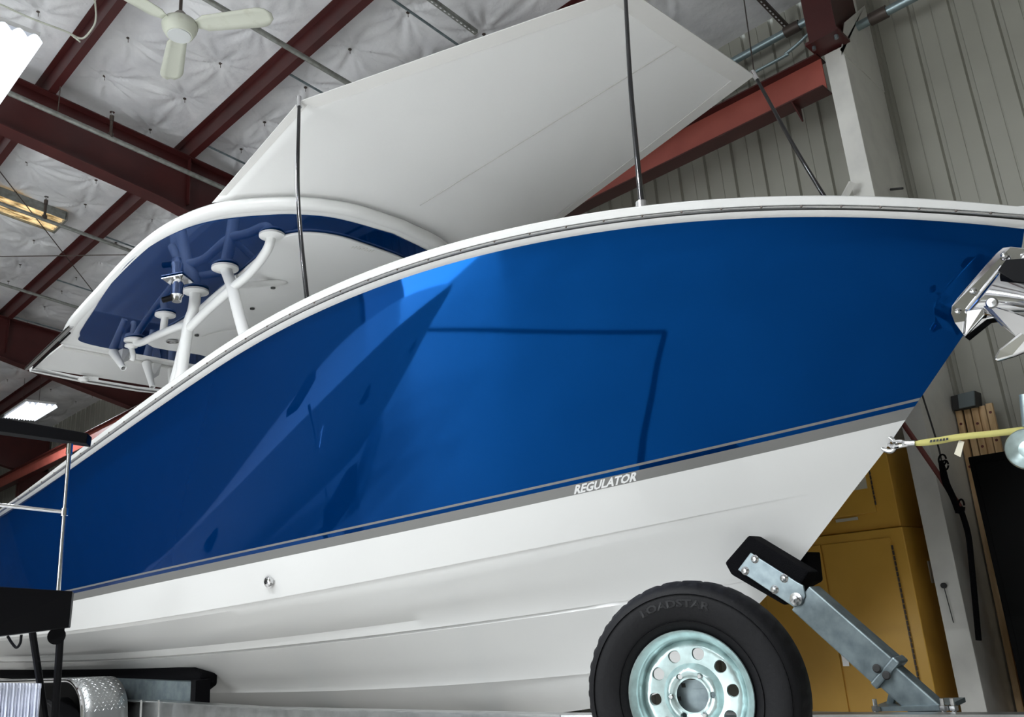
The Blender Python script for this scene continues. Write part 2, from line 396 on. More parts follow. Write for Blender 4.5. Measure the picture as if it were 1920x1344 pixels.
# skylight panel in the roof
sky_mat = bpy.data.materials.new('stained_skylight'); sky_mat.use_nodes = True
nt = sky_mat.node_tree; p = nt.nodes['Principled BSDF']; tcn = nt.nodes.new('ShaderNodeTexCoord'); ns = nt.nodes.new('ShaderNodeTexNoise'); mp = nt.nodes.new('ShaderNodeMapping')
mp.inputs['Scale'].default_value = (1.6, 11, 1); ns.inputs['Scale'].default_value = 3; ns.inputs['Detail'].default_value = 7
nt.links.new(tcn.outputs['Object'], mp.inputs[0]); nt.links.new(mp.outputs[0], ns.inputs['Vector'])
cr = nt.nodes.new('ShaderNodeValToRGB'); nt.links.new(ns.outputs['Fac'], cr.inputs[0])
cr.color_ramp.elements[0].position = 0.38; cr.color_ramp.elements[0].color = (0.14, 0.08, 0.025, 1)
cr.color_ramp.elements[1].position = 0.62; cr.color_ramp.elements[1].color = (0.95, 0.72, 0.38, 1)
nt.links.new(cr.outputs[0], p.inputs['Base Color']); nt.links.new(cr.outputs[0], p.inputs['Emission Color']); p.inputs['Emission Strength'].default_value = 0.55
sk = thing('skylight', (3.1, 11.0, 6.6), 'stained amber skylight panel let into the quilted ceiling at left', 'skylight')
rows = []
for i in range(2):
    x = 2.45 if i == 0 else 3.42
    rows.append([(x, 11.30+0.0125*j, zroof(x, 7.02)+0.03*(1 if (j//4) % 2 else 0)) for j in range(37)])
MB().grid(rows).build('panel', sky_mat, sk)
b = MB()
for yy in (11.27, 11.76): b.frame((2.43, yy, zroof(2.43, 7.0)), (1.0, 0, -SL*1.0), (0, 0.015, 0), (0, 0, 0.12))
b.frame((3.42, 11.27, zroof(3.42, 6.99)), (0.03, 0, 0), (0, 0.5, 0), (0, 0, 0.12)); b.build('frame', pipe_m, sk)

# sprinkler pipes following the roof slope, with rods and upright heads
pipes = [(8.43, 6.62, 0.028, 'sprinkler pipe passing in front of the nearer red rafter'), (10.75, 6.62, 0.024, 'sprinkler pipe crossing in front of the amber skylight'),
         (13.15, 6.62, 0.022, 'sprinkler pipe between the skylight and the farther rafter'), (5.85, 6.62, 0.026, 'sprinkler pipe crossing behind the ceiling fan blade')]
for (y, z0, r, lab) in pipes:
    root = thing('sprinkler_pipe', (2.5, y, z0-SL*2.5), lab, 'pipe', 'sprinkler pipes under the ceiling')
    MB().tube([(-3, y, z0+SL*3), (5.7, y, z0-SL*5.7)], r, 12).build('pipe_run', pipe_m, root, smooth=True)
    for xr in (2.40, 5.0):
        MB().tube([(xr, y, z0-SL*xr), (xr, y, zroof(xr, ZP)+0.01)], 0.006, 6).build('hanger_rod', dark_pipe, root)
PIPE = {round(o.location.y, 2): o for o in COL.objects if o.name.startswith('sprinkler_pipe')}
for (xh, yh) in ((2.93, 8.43), (3.02, 10.75)):
    z = 6.62-SL*xh+0.02; O = np.array([xh, yh, z]); u3 = np.array([0, 0, 1.0])
    hd = MB().tube([O, O+u3*.24], 0.016, 10).tube([O-u3*.02, O+u3*.035], 0.03, 10).tube([O+u3*.19, O+u3*.25], 0.024, 8).build('sprinkler_head', dark_pipe, PIPE[yh], smooth=True)
    MB().tube([O+u3*.25, O+u3*.29], 0.010, 8).lathe([(0, 0), (0.026, 0), (0.026, 0.004), (0, 0.004)], O+u3*.295, (0, 0, 1), 12).build('nozzle', steel, hd)
# sag rods between purlins
for i, (y, xa, xb) in enumerate(((6.55, 3.88, 5.4), (8.3, 3.88, 5.4), (11.3, 3.88, 5.4), (13.2, 3.88, 5.4), (5.0, 3.88, 5.4), (15.2, 3.88, 5.4))):
    o = MB().tube([(xa, y, zroof(xa, ZP)+0.03), (xb, y, zroof(xb, ZP)+0.03)], 0.012, 8).build('purlin_brace', galv, smooth=True)
    tag(o, ['thin brace rod left of the shade corner, third up from the hardtop edge', 'thin brace rod just above the nearer red rafter, ending at the shade', 'thin brace rod right below the nearer red rafter', 'thin brace rod left of the hardtop, second below the nearer rafter', 'thin brace rod nearest the fan blade tip, high above the shade', 'thin brace rod lowest on the ceiling, just above the farther rafter'][i], 'brace rod', 'brace rods between purlins')
# slotted struts hanging ahead of the shade
for (p0, p1, lab) in (((805, 0), (893, 64), 'perforated metal strut running down to the top edge of the shade'), ((1424, 0), (1482, 60), 'perforated dark strut ending at the wall pipe by the knee')):
    P0 = Pz(*p0, 6.9, SL); P1 = Pz(*p1, 6.9, SL); d = P1-P0
    P0 = P0-d*1.5
    b = MB(); u = unit(P1-P0); sd = unit(np.cross(u, (0, 0, 1))); up = np.cross(sd, u); L = np.linalg.norm(P1-P0)
    b.frame(P0-sd*0.02, sd*0.04, (P1-P0), up*0.003); b.frame(P0-sd*0.02, sd*0.003, (P1-P0), up*0.04); b.frame(P0+sd*0.017, sd*0.003, (P1-P0), up*0.04)
    k = 0.03
    while k < L-0.03: b.frame(P0+u*k-sd*0.006-up*0.001, sd*0.012, u*0.022, up*0.001, 1); k += 0.05
    o = b.build('slotted_strut', [dark_pipe if p0[0] > 1400 else pipe_m, insul]); tag(o, lab, 'strut')
# bracing cables
for (A, B, lab) in ((Pz(0, 322, 6.9, SL), Pz(190, 566, 6.9, SL), 'thin brace cable slanting down across the ceiling at left'), (Pz(0, 481, 6.8, SL), Pz(275, 477, 6.8, SL), 'thin level cable crossing the ceiling left of the hardtop')):
    A = A+(A-B)*0.3; B2 = B+(B-A)*0.4
    tag(MB().tube([A, B2], 0.007, 6).build('brace_cable', dark_pipe, smooth=True), lab, 'cable')
# cord knotted at the purlin near the fan
cc = [Pz(0, 8, 6.8, SL), Pz(60, 35, 6.8, SL), Pz(130, 62, 6.8, SL), Pz(150, 78, 6.8, SL), Pz(130, 62, 6.8, SL)+np.array([.02, .03, .02]), Pz(155, 72, 6.8, SL), Pz(175, 50, 6.85, SL), Pz(180, 30, 6.9, SL), Pz(178, 0, 6.9, SL)]
tag(MB().tube(bez(cc, 6), 0.009, 6).build('electric_cord', fan_m, smooth=True), 'pale electric cord looped at the purlin left of the ceiling fan', 'cord')

# pipes along the eave wall
ZC = (Px(1600, 50, 6.45)[2]+Px(1700, 6, 6.45)[2])/2
pr = thing('wall_conduit', (6.6, 2, 5.5), 'thick galvanized pipe high on the wall beside the frame knee', 'pipe')
MB().tube([(6.45, -2, ZC), (6.45, 2.2, ZC)], 0.038, 14).build('pipe_run', conduit_m, pr, smooth=True)
MB().tube([(6.45, 1.66, ZC), (6.45, 1.80, ZC)], 0.052, 14).build('coupling', dark_pipe, pr, smooth=True)
pr2 = thing('wall_conduit', (6.6, 3, 5.9), 'thick pipe under the roof between the shade tip and the red knee', 'pipe')
MB().tube([(6.6, 2.25, 5.89), (6.6, 8, 5.89)], 0.036, 14).build('pipe_run', conduit_m, pr2, smooth=True)
MB().tube([(6.6, 2.42, 5.89), (6.6, 2.56, 5.89)], 0.050, 14).build('coupling', dark_pipe, pr2, smooth=True)
cpts = [(6.62, 2.15, 5.86), (6.62, 2.35, 5.78), (6.62, 2.6, 5.70), (6.62, 3.0, 5.68), (6.62, 7, 5.68)]
tag(MB().tube(bez(cpts, 5), 0.016, 10).build('small_conduit', conduit_m, smooth=True), 'thin bent conduit below the thick wall pipe behind the shade tip', 'pipe')

# ---------------------------------------------------------------- ceiling fan
fc = np.array([2.37, 5.52, 5.60])
fan = thing('ceiling_fan', fc, 'white three-blade ceiling fan hanging at the upper left', 'ceiling fan')
MB().lathe([(0, -0.085), (0.095, -0.085), (0.105, -0.075), (0.128, -0.03), (0.135, 0.0), (0.125, 0.03), (0.09, 0.05), (0.05, 0.055), (0, 0.055)], fc, (0, 0, 1), 40).build('motor_housing', fan_m, fan, smooth=True)
MB().lathe([(0.0, 0), (0.085, 0.0), (0.088, 0.006), (0, 0.006)], fc+np.array([0, 0, -0.092]), (0, 0, 1), 32).build('cover_plate', mat('fan_cover', (0.60, 0.62, 0.62), 0.4), fan, smooth=True)
MB().lathe([(0, 0.05), (0.055, 0.05), (0.052, 0.10), (0.03, 0.13), (0, 0.13)], fc, (0, 0, 1), 24).build('canopy', fan_hub, fan, smooth=True)
MB().tube([fc+np.array([0, 0, 0.1]), (fc[0], fc[1], zroof(fc[0], ZP)+0.02)], 0.013, 10).build('downrod', dark_pipe, fan, smooth=True)
a0 = math.atan2(4.93-5.52, 2.88-2.37)
for k in range(3):
    an = a0+k*2*PI/3; d = np.array([math.cos(an), math.sin(an), 0]); t = np.array([-d[1], d[0], 0]); rows = []
    for i in range(17):
        r = 0.13+i*(0.60/16); u_ = i/16
        wd = 0.070+0.025*u_ if u_ < 0.82 else (0.070+0.025*0.82)*math.sqrt(max(0.02, 1-((u_-0.82)/0.19)**2))
        if u_ < 0.1: wd = 0.035+0.027*u_/0.1
        rows.append([fc+d*r+t*wd*q+np.array([0, 0, 0.012+0.16*wd*q*-1.2-0.01*q*q]) for q in (-1, -0.5, 0, 0.5, 1)])
    MB().grid(rows).build('blade', fan_m, fan, smooth=True, solid=0.006)

# ---------------------------------------------------------------- fluorescent fixtures
def fixture(x0, x1, y0, y1, z, label, power, rods=True):
    root = thing('fluorescent_light', ((x0+x1)/2, (y0+y1)/2, z), label, 'ceiling light', 'fluorescent ceiling lights')
    n = 6; wd = (x1-x0)/n; rows = []
    prof = []
    for k in range(n):
        for q in range(7): prof.append((x0+wd*(k+q/6.0), z+0.055*math.sin(PI*q/6)))
    rows = [[(x, y0, zz) for x, zz in prof], [(x, y1, zz) for x, zz in prof]]
    MB().grid(rows).build('reflector_tray', reflector, root, solid=0.002)
    b = MB(); b.span((x0+0.02, y0+0.02, z+0.06), (x1-0.02, y1-0.02, z+0.10)); b.build('ballast_housing', white_paint, root)
    for k in range(n):
        xx = x0+wd*(k+0.5); MB().tube([(xx, y0+0.02, z+0.022), (xx, y1-0.02, z+0.022)], 0.0125, 8).build('tube', tube_m, root, smooth=True)
    for yy in (y0+0.15, y1-0.15):
        MB().tube([((x0+x1)/2, yy, z+0.10), ((x0+x1)/2, yy, zroof((x0+x1)/2, ZI)-0.03)], 0.004, 5).build('hanger_wire', dark_pipe, root)
    a = area('fluorescent_lamp', ((x0+x1)/2, (y0+y1)/2, z+0.012), (0, 0, -1), 0.05, y1-y0-0.06, power, (0.93, 0.97, 1.0))
    attach(a, root)
fixture(1.00, 1.66, 6.37, 7.62, 5.6, 'hanging fluorescent light cut off at the upper left edge', 150)
fixture(4.90, 5.50, 17.6, 18.95, 5.6, 'lit fluorescent light seen below the far rafter at left', 80)
for (x, y, pw, where) in ((-2.6, 1.0, 430, 'nearest left of the camera'), (-2.6, 5.2, 230, 'over the near side boat bow'), (-3.2, 9.6, 190, 'over the near side boat stern'), (-6.2, 3.4, 420, 'by the added door opening'), (-6.2, 8.4, 60, 'beyond the added door opening'),
                          (-2.6, -3.2, 170, 'behind and left of the camera'), (0.9, -3.2, 20, 'straight behind the camera'), (0.2, 2.0, 170, 'directly over the camera'), (-0.6, 12.6, 90, 'deep in the hall left of the boats')):
    fixture(x, x+0.66, y, y+1.25, 5.7, 'added unseen fluorescent light, '+where, pw)  # unseen lamps added to light the floor, hull and walls

# ================================================================ THE BOAT
def prof_fn(s0, bm, L, e, tail=0.004):
    def f(s):
        t = min(max((s-s0)/L, 0), 1); v = bm*(1-(1-t)**e)
        return v-(tail*(s-6)**2 if s > 6 else 0)
    return f
def solve(px, py, bf):
    b = 0.5
    for _ in range(120):
        P = Pb(px, py, b); s = float(P @ BU)-S0; b = b+.5*(bf(s)-b)
    return s, P[2]
LINES = {
 'sheer': ((0, 1.62, 4.6, 2.3), [(22,940),(134,856),(223,794),(320,714),(377,673),(457,620),(547,573),(700,510),(840,460),(1000,420),(1120,397),(1200,386),(1280,377),(1350,372),(1480,367),(1600,367),(1707,370),(1800,378),(1905,389)], (10.2, 2.25), 5),
 'bluetop': ((.05, 1.57, 4.7, 2.3), [(0,967),(134,880),(223,816),(330,740),(400,693),(533,617),(700,547),(840,497),(1000,455),(1200,424),(1280,418),(1480,411),(1707,415),(1850,423),(1910,429)], (10.2, 2.17), 5),
 'stripetop': ((.70, 1.46, 5.6, 1.9), [(134,1104),(340,1058),(400,1045),(850,946),(900,935),(1217,866),(1280,852),(1500,801),(1717,748)], (10.2, 1.53), 4),
 'stripebot': ((.80, 1.43, 5.6, 1.9), [(134,1127),(340,1084),(400,1071),(850,977),(900,968),(1280,885),(1500,835),(1689,790)], (10.2, 1.43), 4),
 'chine': ((1.12, 1.36, 5.6, 1.9), [(125,1183),(340,1153),(400,1141),(630,1101),(850,1058),(900,1050),(1280,974),(1350,960),(1597,911)], (10.2, 1.18), 4),
 'strake1': ((1.5, 1.0, 5, 1.7, 0), [(0,1235),(126,1238),(340,1230),(400,1225),(630,1198),(850,1169),(900,1162),(1174,1126),(1363,1098)], (10.2, 0.98), 3),
 'strake2': ((2.0, .62, 5, 1.7, 0), [(400,1298),(600,1297),(800,1287),(900,1280),(1105,1262),(1236,1249)], (10.2, 0.66), 3),
}
STEM_PX = [(1925,400),(1915,470),(1860,555),(1805,630),(1722,752),(1655,850),(1600,920),(1500,1052),(1425,1130),(1330,1228),(1240,1297)]
stem = [boatc(Pb(x, y, 0)) for x, y in STEM_PX]; stem = sorted((z, s) for s, b_, z in stem)
def S_of(z): return float(np.interp(z, [q[0] for q in stem], [q[1] for q in stem]))
KE = [(2.2, .60), (2.6, .50), (3.1, .44), (4, .40), (6, .375), (10.2, .37)]
SEND = 10.2; NT = 97
tt = np.linspace(0, 1, NT)**1.25
lines = {}
for k, (pf, pts, end, deg) in LINES.items():
    bf = prof_fn(*pf); sol = [solve(x, y, bf) for x, y in pts]+[end]
    ss = np.array([q[0] for q in sol]); zz = np.array([q[1] for q in sol])
    c = np.polyfit(ss, zz, deg); s0 = pf[0]
    for _ in range(8): s0 = S_of(float(np.polyval(c, s0)))      # the line starts on the stem
    bf2 = prof_fn(s0, *pf[1:])
    s = s0+(SEND-s0)*tt; lines[k] = np.array([[q, bf2(q), np.polyval(c, q)] for q in s])
ks0 = S_of(lines['strake2'][0, 2]-0.06)
s = ks0+(SEND-ks0)*tt
lines['keel'] = np.array([[q, 0.0, np.interp(q, [ks0]+[a for a, _ in KE if a > ks0], [lines['strake2'][0, 2]-.06]+[z for a, z in KE if a > ks0])] for q in s])
for _ in range(2): lines['keel'][1:-1, 2] = (lines['keel'][:-2, 2]+2*lines['keel'][1:-1, 2]+lines['keel'][2:, 2])/4
def between(A, B, v, flare=0.0):
    P = A*(1-v)+B*v
    ds = np.array([S_of(z) for z in P[:1, 2]])-P[:1, 0]
    P = P.copy(); P[:, 0] += ds[0]*(1-tt)**8
    if flare:
        fade = np.clip(1-(P[:, 0]-0)/6.5, -0.22, 1); ramp = np.clip(tt*9, 0, 1)
        P[:, 1] -= flare*math.sin(PI*v**0.85)*fade*ramp
        P[0, 1] = 0
    return P
def shell(cols, name, m_, parent, smooth=True, angle=28, off=0.0, merge=True):
    b = MB()
    for sg in (1, -1):
        rows = []
        for i in range(NT): rows.append([W(c[i, 0], sg*max(c[i, 1], 0)+sg*off, c[i, 2]) for c in cols])
        b.grid(rows)
    return b.build(name, m_, parent, smooth=smooth, angle=angle, merge=merge)
Ls = lines
boat = thing('boat', W(5, 0, 0.37), 'large blue-sided centre console boat with white bottom on its trailer', 'boat')
# bottom: keel, two spray strakes, chine
k1, k2, ch, sb, st_, bt, sh = (Ls[q] for q in ('strake2', 'strake1', 'chine', 'stripebot', 'stripetop', 'bluetop', 'sheer'))
fade = np.clip(tt*3.2, 0, 1); fade = fade*fade*(3-2*fade)
def shift(A, db, dz): 
    P = A.copy(); P[:, 1] = np.maximum(P[:, 1]+db*fade, 0); P[:, 2] += dz*fade; return P
cols = [Ls['keel']]+[between(Ls['keel'], k1, v) for v in (.33, .66)]+[shift(k1, -.05, .012), k1, shift(between(k1, k2, .09), -.012, .006)]
cols += [between(k1, k2, v) for v in (.3, .5, .7)]+[shift(between(k1, k2, .95), -.0, .0), shift(k2, -.05, .012), k2, shift(between(k2, ch, .14), -.018, .012)]
cols += [between(k2, ch, v) for v in (.35, .55, .75, .9)]+[shift(ch, -.022, .004), ch]+[between(ch, sb, v) for v in (.25, .5, .75)]+[sb]
cols = [c if i < 10 or i > 12 else c for i, c in enumerate(cols)]
hull = shell(cols, 'hull_bottom', white_gel, boat)
side = [between(st_, bt, v, 0.02) for v in np.linspace(0, 1, 21)]
grey_hi = between(sb, st_, .61); pin_lo = between(sb, st_, .86)
shell([grey_hi, pin_lo], 'stripe_gap', blue, boat)
topsides = shell(side, 'topsides', blue, boat)
stripe = shell([sb, grey_hi], 'boot_stripe', silver, boat)
pinst = shell([pin_lo, st_], 'pinstripe', silver, boat)
# sheer cap, rub rail, lower white lip
def swp(A, B, v, ob, oz=0):
    P = A*(1-v)+B*v; P = P.copy(); P[:, 1] += ob; P[:, 2] += oz; P[:, 0] -= max(ob, 0)*np.exp(-tt*40)
    return P
cap = [swp(sh, bt, v, o, oz) for v, o, oz in ((0, -0.16, 0.012), (0, -0.02, 0.004), (0.03, 0.010, 0), (0.12, 0.022, 0), (0.50, 0.026, 0), (0.54, 0.012, 0))]
shell(cap, 'sheer_cap', white_gel, boat, angle=40)
lip = [swp(sh, bt, v, o) for v, o in ((0.70, 0.008), (0.74, 0.022), (0.92, 0.016), (1.0, 0.0))]
shell(lip, 'lower_rub_moulding', white_gel, boat, angle=40)
rail = [swp(sh, bt, v, o) for v, o in ((0.53, 0.010), (0.55, 0.024), (0.60, 0.036), (0.66, 0.034), (0.70, 0.008))]
rub = shell(rail, 'rub_rail', steel, boat, angle=50)
sc_ = MB()
for i in range(3, NT-1, 2):
    P = swp(sh, bt, 0.61, 0.037)[i]; sc_.lathe([(0, 0), (0.007, 0), (0.005, 0.004), (0, 0.004)], W(*P), -BN, 8)
sc_.build('rail_screw', dark_pipe, rub)
# deck, transom
b = MB(); rows = []
for i in range(NT):
    s_, bb, zz = sh[i]; bb = max(bb-0.15, 0.0); rows.append([W(s_, bb*q, zz-0.03+0.02*(1-q*q)) for q in np.linspace(-1, 1, 9)])
b.grid(rows); b.build('deck', white_gel, boat, smooth=True)
b = MB(); end = [Ls['keel'], k1, k2, ch, sb, st_, bt, sh]
b.add([W(*e[-1]) for e in end]+[W(e[-1, 0], -e[-1, 1], e[-1, 2]) for e in end[::-1]], [tuple(range(16))]); b.build('transom', white_gel, boat)
con = MB(); con.prism([W(5.6, .45, 2.3), W(5.6, -.45, 2.3), W(7.4, -.45, 2.3), W(7.4, .45, 2.3)], (0, 0, 0.75)); con.build('console', white_gel, boat, bevel=0.08)

# lettering on the stripe
V, F = text_mesh('REGULATOR', 1.0, 0.036, -0.22)
V[:, 0] -= V[:, 0].min(); wtx = V[:, 0].max(); htx = V[:, 1].max()
def on_stripe(px):                                     # fraction along the rows where a pixel column is met
    best = min(range(NT-1), key=lambda i: abs(_px(W(*((sb[i]+grey_hi[i])/2)))[0]-px))
    x0, x1 = _px(W(*((sb[best]+grey_hi[best])/2)))[0], _px(W(*((sb[best+1]+grey_hi[best+1])/2)))[0]
    return best+(px-x0)/(x1-x0)
def _px(P):
    c = RC.T @ (np.array(P)-EYE); return CX+FPX*c[0]/-c[2], CY-FPX*c[1]/-c[2]
iA, iB = on_stripe(1077), on_stripe(1198)
def lerp_row(A, i): k = int(math.floor(i)); f_ = i-k; return A[k]*(1-f_)+A[k+1]*f_
sA, sB = lerp_row(sb, iA)[0], lerp_row(sb, iB)[0]
ps = []
for (x, y, _) in V:
    sq = sA+(sB-sA)*x/wtx; i = np.interp(sq, sb[:, 0], np.arange(NT))
    A, Bq = lerp_row(sb, i), lerp_row(grey_hi, i); v = 0.10+0.80*y/htx
    Q = A*(1-v)+Bq*v; ps.append(W(Q[0], Q[1]+0.003, Q[2]))
MB().add(ps, F).build('lettering', letter_m, stripe)
# through-hull fitting in the white band
i = on_stripe(502); best = None
P = None; bq = 1.30
for _ in range(30):
    P = Pb(502, 1090, bq); s_ = float(P @ BU)-S0; i = float(np.interp(s_, sb[:, 0], np.arange(NT))); A, Bq = lerp_row(ch, i), lerp_row(sb, i)
    v = (P[2]-A[2])/(Bq[2]-A[2]); bq = A[1]*(1-v)+Bq[1]*v
th = MB().lathe([(0.016, 0.016), (0.026, 0.014), (0.036, 0.004), (0.036, -0.02)], P, -BN, 24, closed=True); th.build('drain_fitting', chrome, boat, smooth=True)
MB().lathe([(0, 0), (0.017, 0)], P-BN*0.006, -BN, 20, closed=True).build('drain_hole', ink, boat)

# ---------------------------------------------------------------- hardtop
KH = 0.08
def Zh(s): return 4.25-KH*(s-4.5)
# tilted plane of the underside: z + KH*s = const, expressed in world coordinates
HN = np.array([BU[0]*KH, BU[1]*KH, 1.0]); HD = 4.25+KH*(4.5+S0)
def Ph(px, py, dz=0.0): return on_plane(px, py, HN, HD+dz)
OUT_PX = [(110,645),(118,628),(135,600),(190,540),(232,495),(270,460),(305,435),(350,413),(395,398),(440,390),(500,385),(560,384),(620,389),(680,400),(724,416),(760,435)]
out = [boatc(Ph(x, y))[:2] for x, y in OUT_PX]
bmax = max(q[1] for q in out)
# starboard half measured, port half mirrored about the centreline
half = [q for q in out if q[1] > 0.35]
half = half+[(min(q[0] for q in out)-0.03, 0.0)] if True else half
def symm(h): return h+[(s_, -b_) for s_, b_ in h[::-1] if b_ > 1e-6]
def smooth_loop(h, n=5):
    P = [np.array([s_, b_, 0.0]) for s_, b_ in h]; return [(q[0], q[1]) for q in bez(P, n)]
outer = symm(smooth_loop(half))
def HP(s_, b_, dz): P = W(s_, b_, Zh(s_)+dz); return P
cen = (sum(q[0] for q in outer)/len(outer), 0.0)
def inset(loop, k, c=None):
    c = c or cen; return [(c[0]+(s_-c[0])*(1-k/abs(max(1e-3, math.hypot(s_-c[0], b_-c[1])))), c[1]+(b_-c[1])*(1-k/abs(max(1e-3, math.hypot(s_-c[0], b_-c[1]))))) for s_, b_ in loop]
b = MB(); rows = []
for k, dz in ((0.10, 0.006), (0.03, -0.006), (0.0, 0.015), (-0.005, 0.05), (0.03, 0.09), (0.12, 0.11), (0.5, 0.14)):
    rows.append([HP(s_, b_, dz) for s_, b_ in inset(outer, k)])
b.grid(rows, close=True); b.add(rows[-1], [tuple(range(len(outer)))]); b.add(rows[0], [tuple(range(len(outer)))]); hard = b.build('hardtop', white_gel, boat, smooth=True, angle=60)
BL_PX = [(150,628),(156,612),(175,583),(207,533),(240,493),(280,462),(330,436),(380,419),(430,410),(500,404),(560,403),(635,411),(700,428),(745,447)]
bl = [boatc(Ph(x, y))[:2] for x, y in BL_PX]; bl = [q for q in bl if q[1] > 0.3]+[(min(q[0] for q in bl)-0.02, 0.0)]
ae = boatc(Ph(235, 655))[0]+0.03; bl = [(ae+0.02, 0.0), (ae, bl[0][1]*0.9-0.05)]+bl
blo = symm(smooth_loop(bl, 5))
blo = [q for i_, q in enumerate(blo) if i_ == 0 or math.hypot(q[0]-blo[i_-1][0], q[1]-blo[i_-1][1]) > 1e-4]
pn_px = [(275,640),(350,592),(420,533),(490,472),(515,447),(535,437),(580,432),(640,440),(690,456),(735,482)]
pn = [boatc(Ph(x, y))[:2] for x, y in pn_px]
pn2 = [q for q in pn if q[1] > 0.2]+[(min(q[0] for q in pn)-0.0, 0.0)]
pno = symm(smooth_loop([(pn2[0][0]+0.02, 0.0)]+pn2, 4))
pno = [q for i_, q in enumerate(pno) if i_ == 0 or math.hypot(q[0]-pno[i_-1][0], q[1]-pno[i_-1][1]) > 1e-4]
MB().prism([HP(s_, b_, -0.004) for s_, b_ in blo], (0, 0, 0.008)).build('blue_underside', blue, hard)
MB().prism([HP(s_, b_, -0.030) for s_, b_ in pno], (0, 0, 0.024)).build('headliner', white_gel, hard, bevel=0.01)
for (x, y) in ((512, 539), (473, 578), (369, 628)):
    MB().lathe([(0, 0), (0.022, 0), (0.022, 0.01), (0, 0.01)], Ph(x, y, -0.034), (0, 0, -1), 16).build('spot_light', ink, hard)
MB().lathe([(0.0, 0.003), (0.045, 0.003), (0.06, 0), (0.06, 0.008), (0.045, 0.012), (0, 0.006)], Ph(323, 640, -0.036), (0, 0, -1), 24).build('dome_light', steel, hard, smooth=True)
# round hatch outline
hc = Ph(470, 650, -0.031); rg = []
MB().lathe([(0.55, 0), (0.555, 0.003), (0.56, 0)], hc, (0, 0, -1), 64, closed=True).build('hatch_ring', seam_m, hard)
g1 = MB(); g0 = Ph(662, 463, -0.033); gd = unit(Ph(692, 470, -0.033)-g0); gw = unit(np.cross(gd, (0, 0, 1)))
for k in range(9): g1.box(g0+gd*0.024*k+gw*0.01*((k*7) % 3-1), (0.011, 0.03+0.012*(k % 3), 0.002), np.array([gd, gw, np.cross(gd, gw)]).T)
g1.build('small_marking', seam_m, hard)
# navigation light / camera on a square plate
lp = Ph(333, 524, -0.006)
dd = unit(Ph(354, 527)-Ph(312, 535)); ee = unit(np.cross(dd, (0, 0, 1))); Rm = np.array([dd, ee, np.cross(dd, ee)]).T
MB().lathe([(0.05, 0.0), (0.055, 0.03), (0.052, 0.10), (0.056, 0.14), (0.044, 0.16), (0.04, 0.2), (0, 0.2)], lp-np.array([0, 0, 0.01]), (0, 0, -1), 24).build('swivel_light', chrome, boat, smooth=True); ln = COL.objects[-1]
MB().box(lp-np.array([0, 0, .006]), (0.20, 0.20, 0.012), Rm).build('mounting_plate', chrome, ln, bevel=0.004)
MB().tube([lp-np.array([0, 0, 0.16]), lp-np.array([0, 0, 0.17])+dd*-0.13], 0.026, 12).build('handle', black, ln, smooth=True)

# legs: white tubes from round pads on the underside down behind the gunwale
def pad(P, r, root): MB().lathe([(0, 0), (r, 0), (r, 0.018), (r*0.6, 0.028), (0.03, 0.035), (0, 0.035)], P, (0, 0, -1), 28).build('mounting_pad', white_paint, root, smooth=True)
frame_ = boat
def run(pts, r, name='tube'): MB().tube(bez(pts, 6), r, 14).build(name, white_paint, frame_, smooth=True)
def Pbs(px, py, like):                                 # a point in the same fore-and-aft plane as another
    return Pb(px, py, boatc(like)[1])
D = {k: Ph(*v, -0.005) for k, v in {'A': (510, 440), 'B': (422, 501), 'C': (367, 545), 'D': (310, 589), 'E': (253, 637)}.items()}
for k, r_ in (('A', .105), ('B', .115), ('C', .115), ('D', .095), ('E', .105)): pad(D[k], r_, frame_)
bA = boatc(D['A'])[1]
nodeB = Pbs(434, 535, D['B']); footB = Pbs(462, 640, D['B']); b590 = Pbs(448, 590, D['B'])
def down(a, b_, z=2.45): return a+(b_-a)*((z-a[2])/(b_[2]-a[2]))
run([D['B'], nodeB, b590, footB, down(b590, footB)], 0.050, 'leg')
nodeC = Pbs(352, 618, D['C'])
run([D['C'], Pbs(363, 580, D['C']), nodeC, Pbs(335, 740, D['C']), down(nodeC, Pbs(335, 740, D['C']))], 0.052, 'leg')
run([D['A'], Pb(500, 470, bA), Pb(468, 512, bA*.97), Pb(430, 545, boatc(nodeB)[1]), Pb(385, 585, boatc(nodeC)[1]*.99), nodeC], 0.040, 'brace')
run([Pb(448, 520, bA*.8), Pb(400, 560, boatc(nodeC)[1]*.9), Pb(350, 606, boatc(nodeC)[1]*.95)], 0.036, 'brace')
run([Pb(438, 535, boatc(nodeB)[1]), Pb(490, 532, bA*.6), Pb(535, 527, bA*.3), Pb(552, 505, bA*.1)], 0.030, 'brace')
run([D['D'], Pb(307, 612, boatc(D['D'])[1]), Pb(306, 622, boatc(D['D'])[1])], 0.034, 'leg')
run([D['E'], Pb(262, 643, boatc(D['E'])[1]), Pb(300, 626, boatc(D['D'])[1]), Pb(345, 610, boatc(nodeC)[1]), nodeC], 0.036, 'brace')
run([nodeC, Pb(340, 660, boatc(nodeC)[1]-.1), Pb(333, 690, boatc(nodeC)[1]-.1), Pb(322, 730, boatc(nodeC)[1]-.1)], 0.042, 'leg')
run([Ph(246, 650, -0.05), Pb(250, 668, boatc(D['E'])[1]), Pb(248, 675, boatc(D['E'])[1])], 0.026, 'brace')
pad(Ph(246, 647, -0.05), 0.062, frame_)

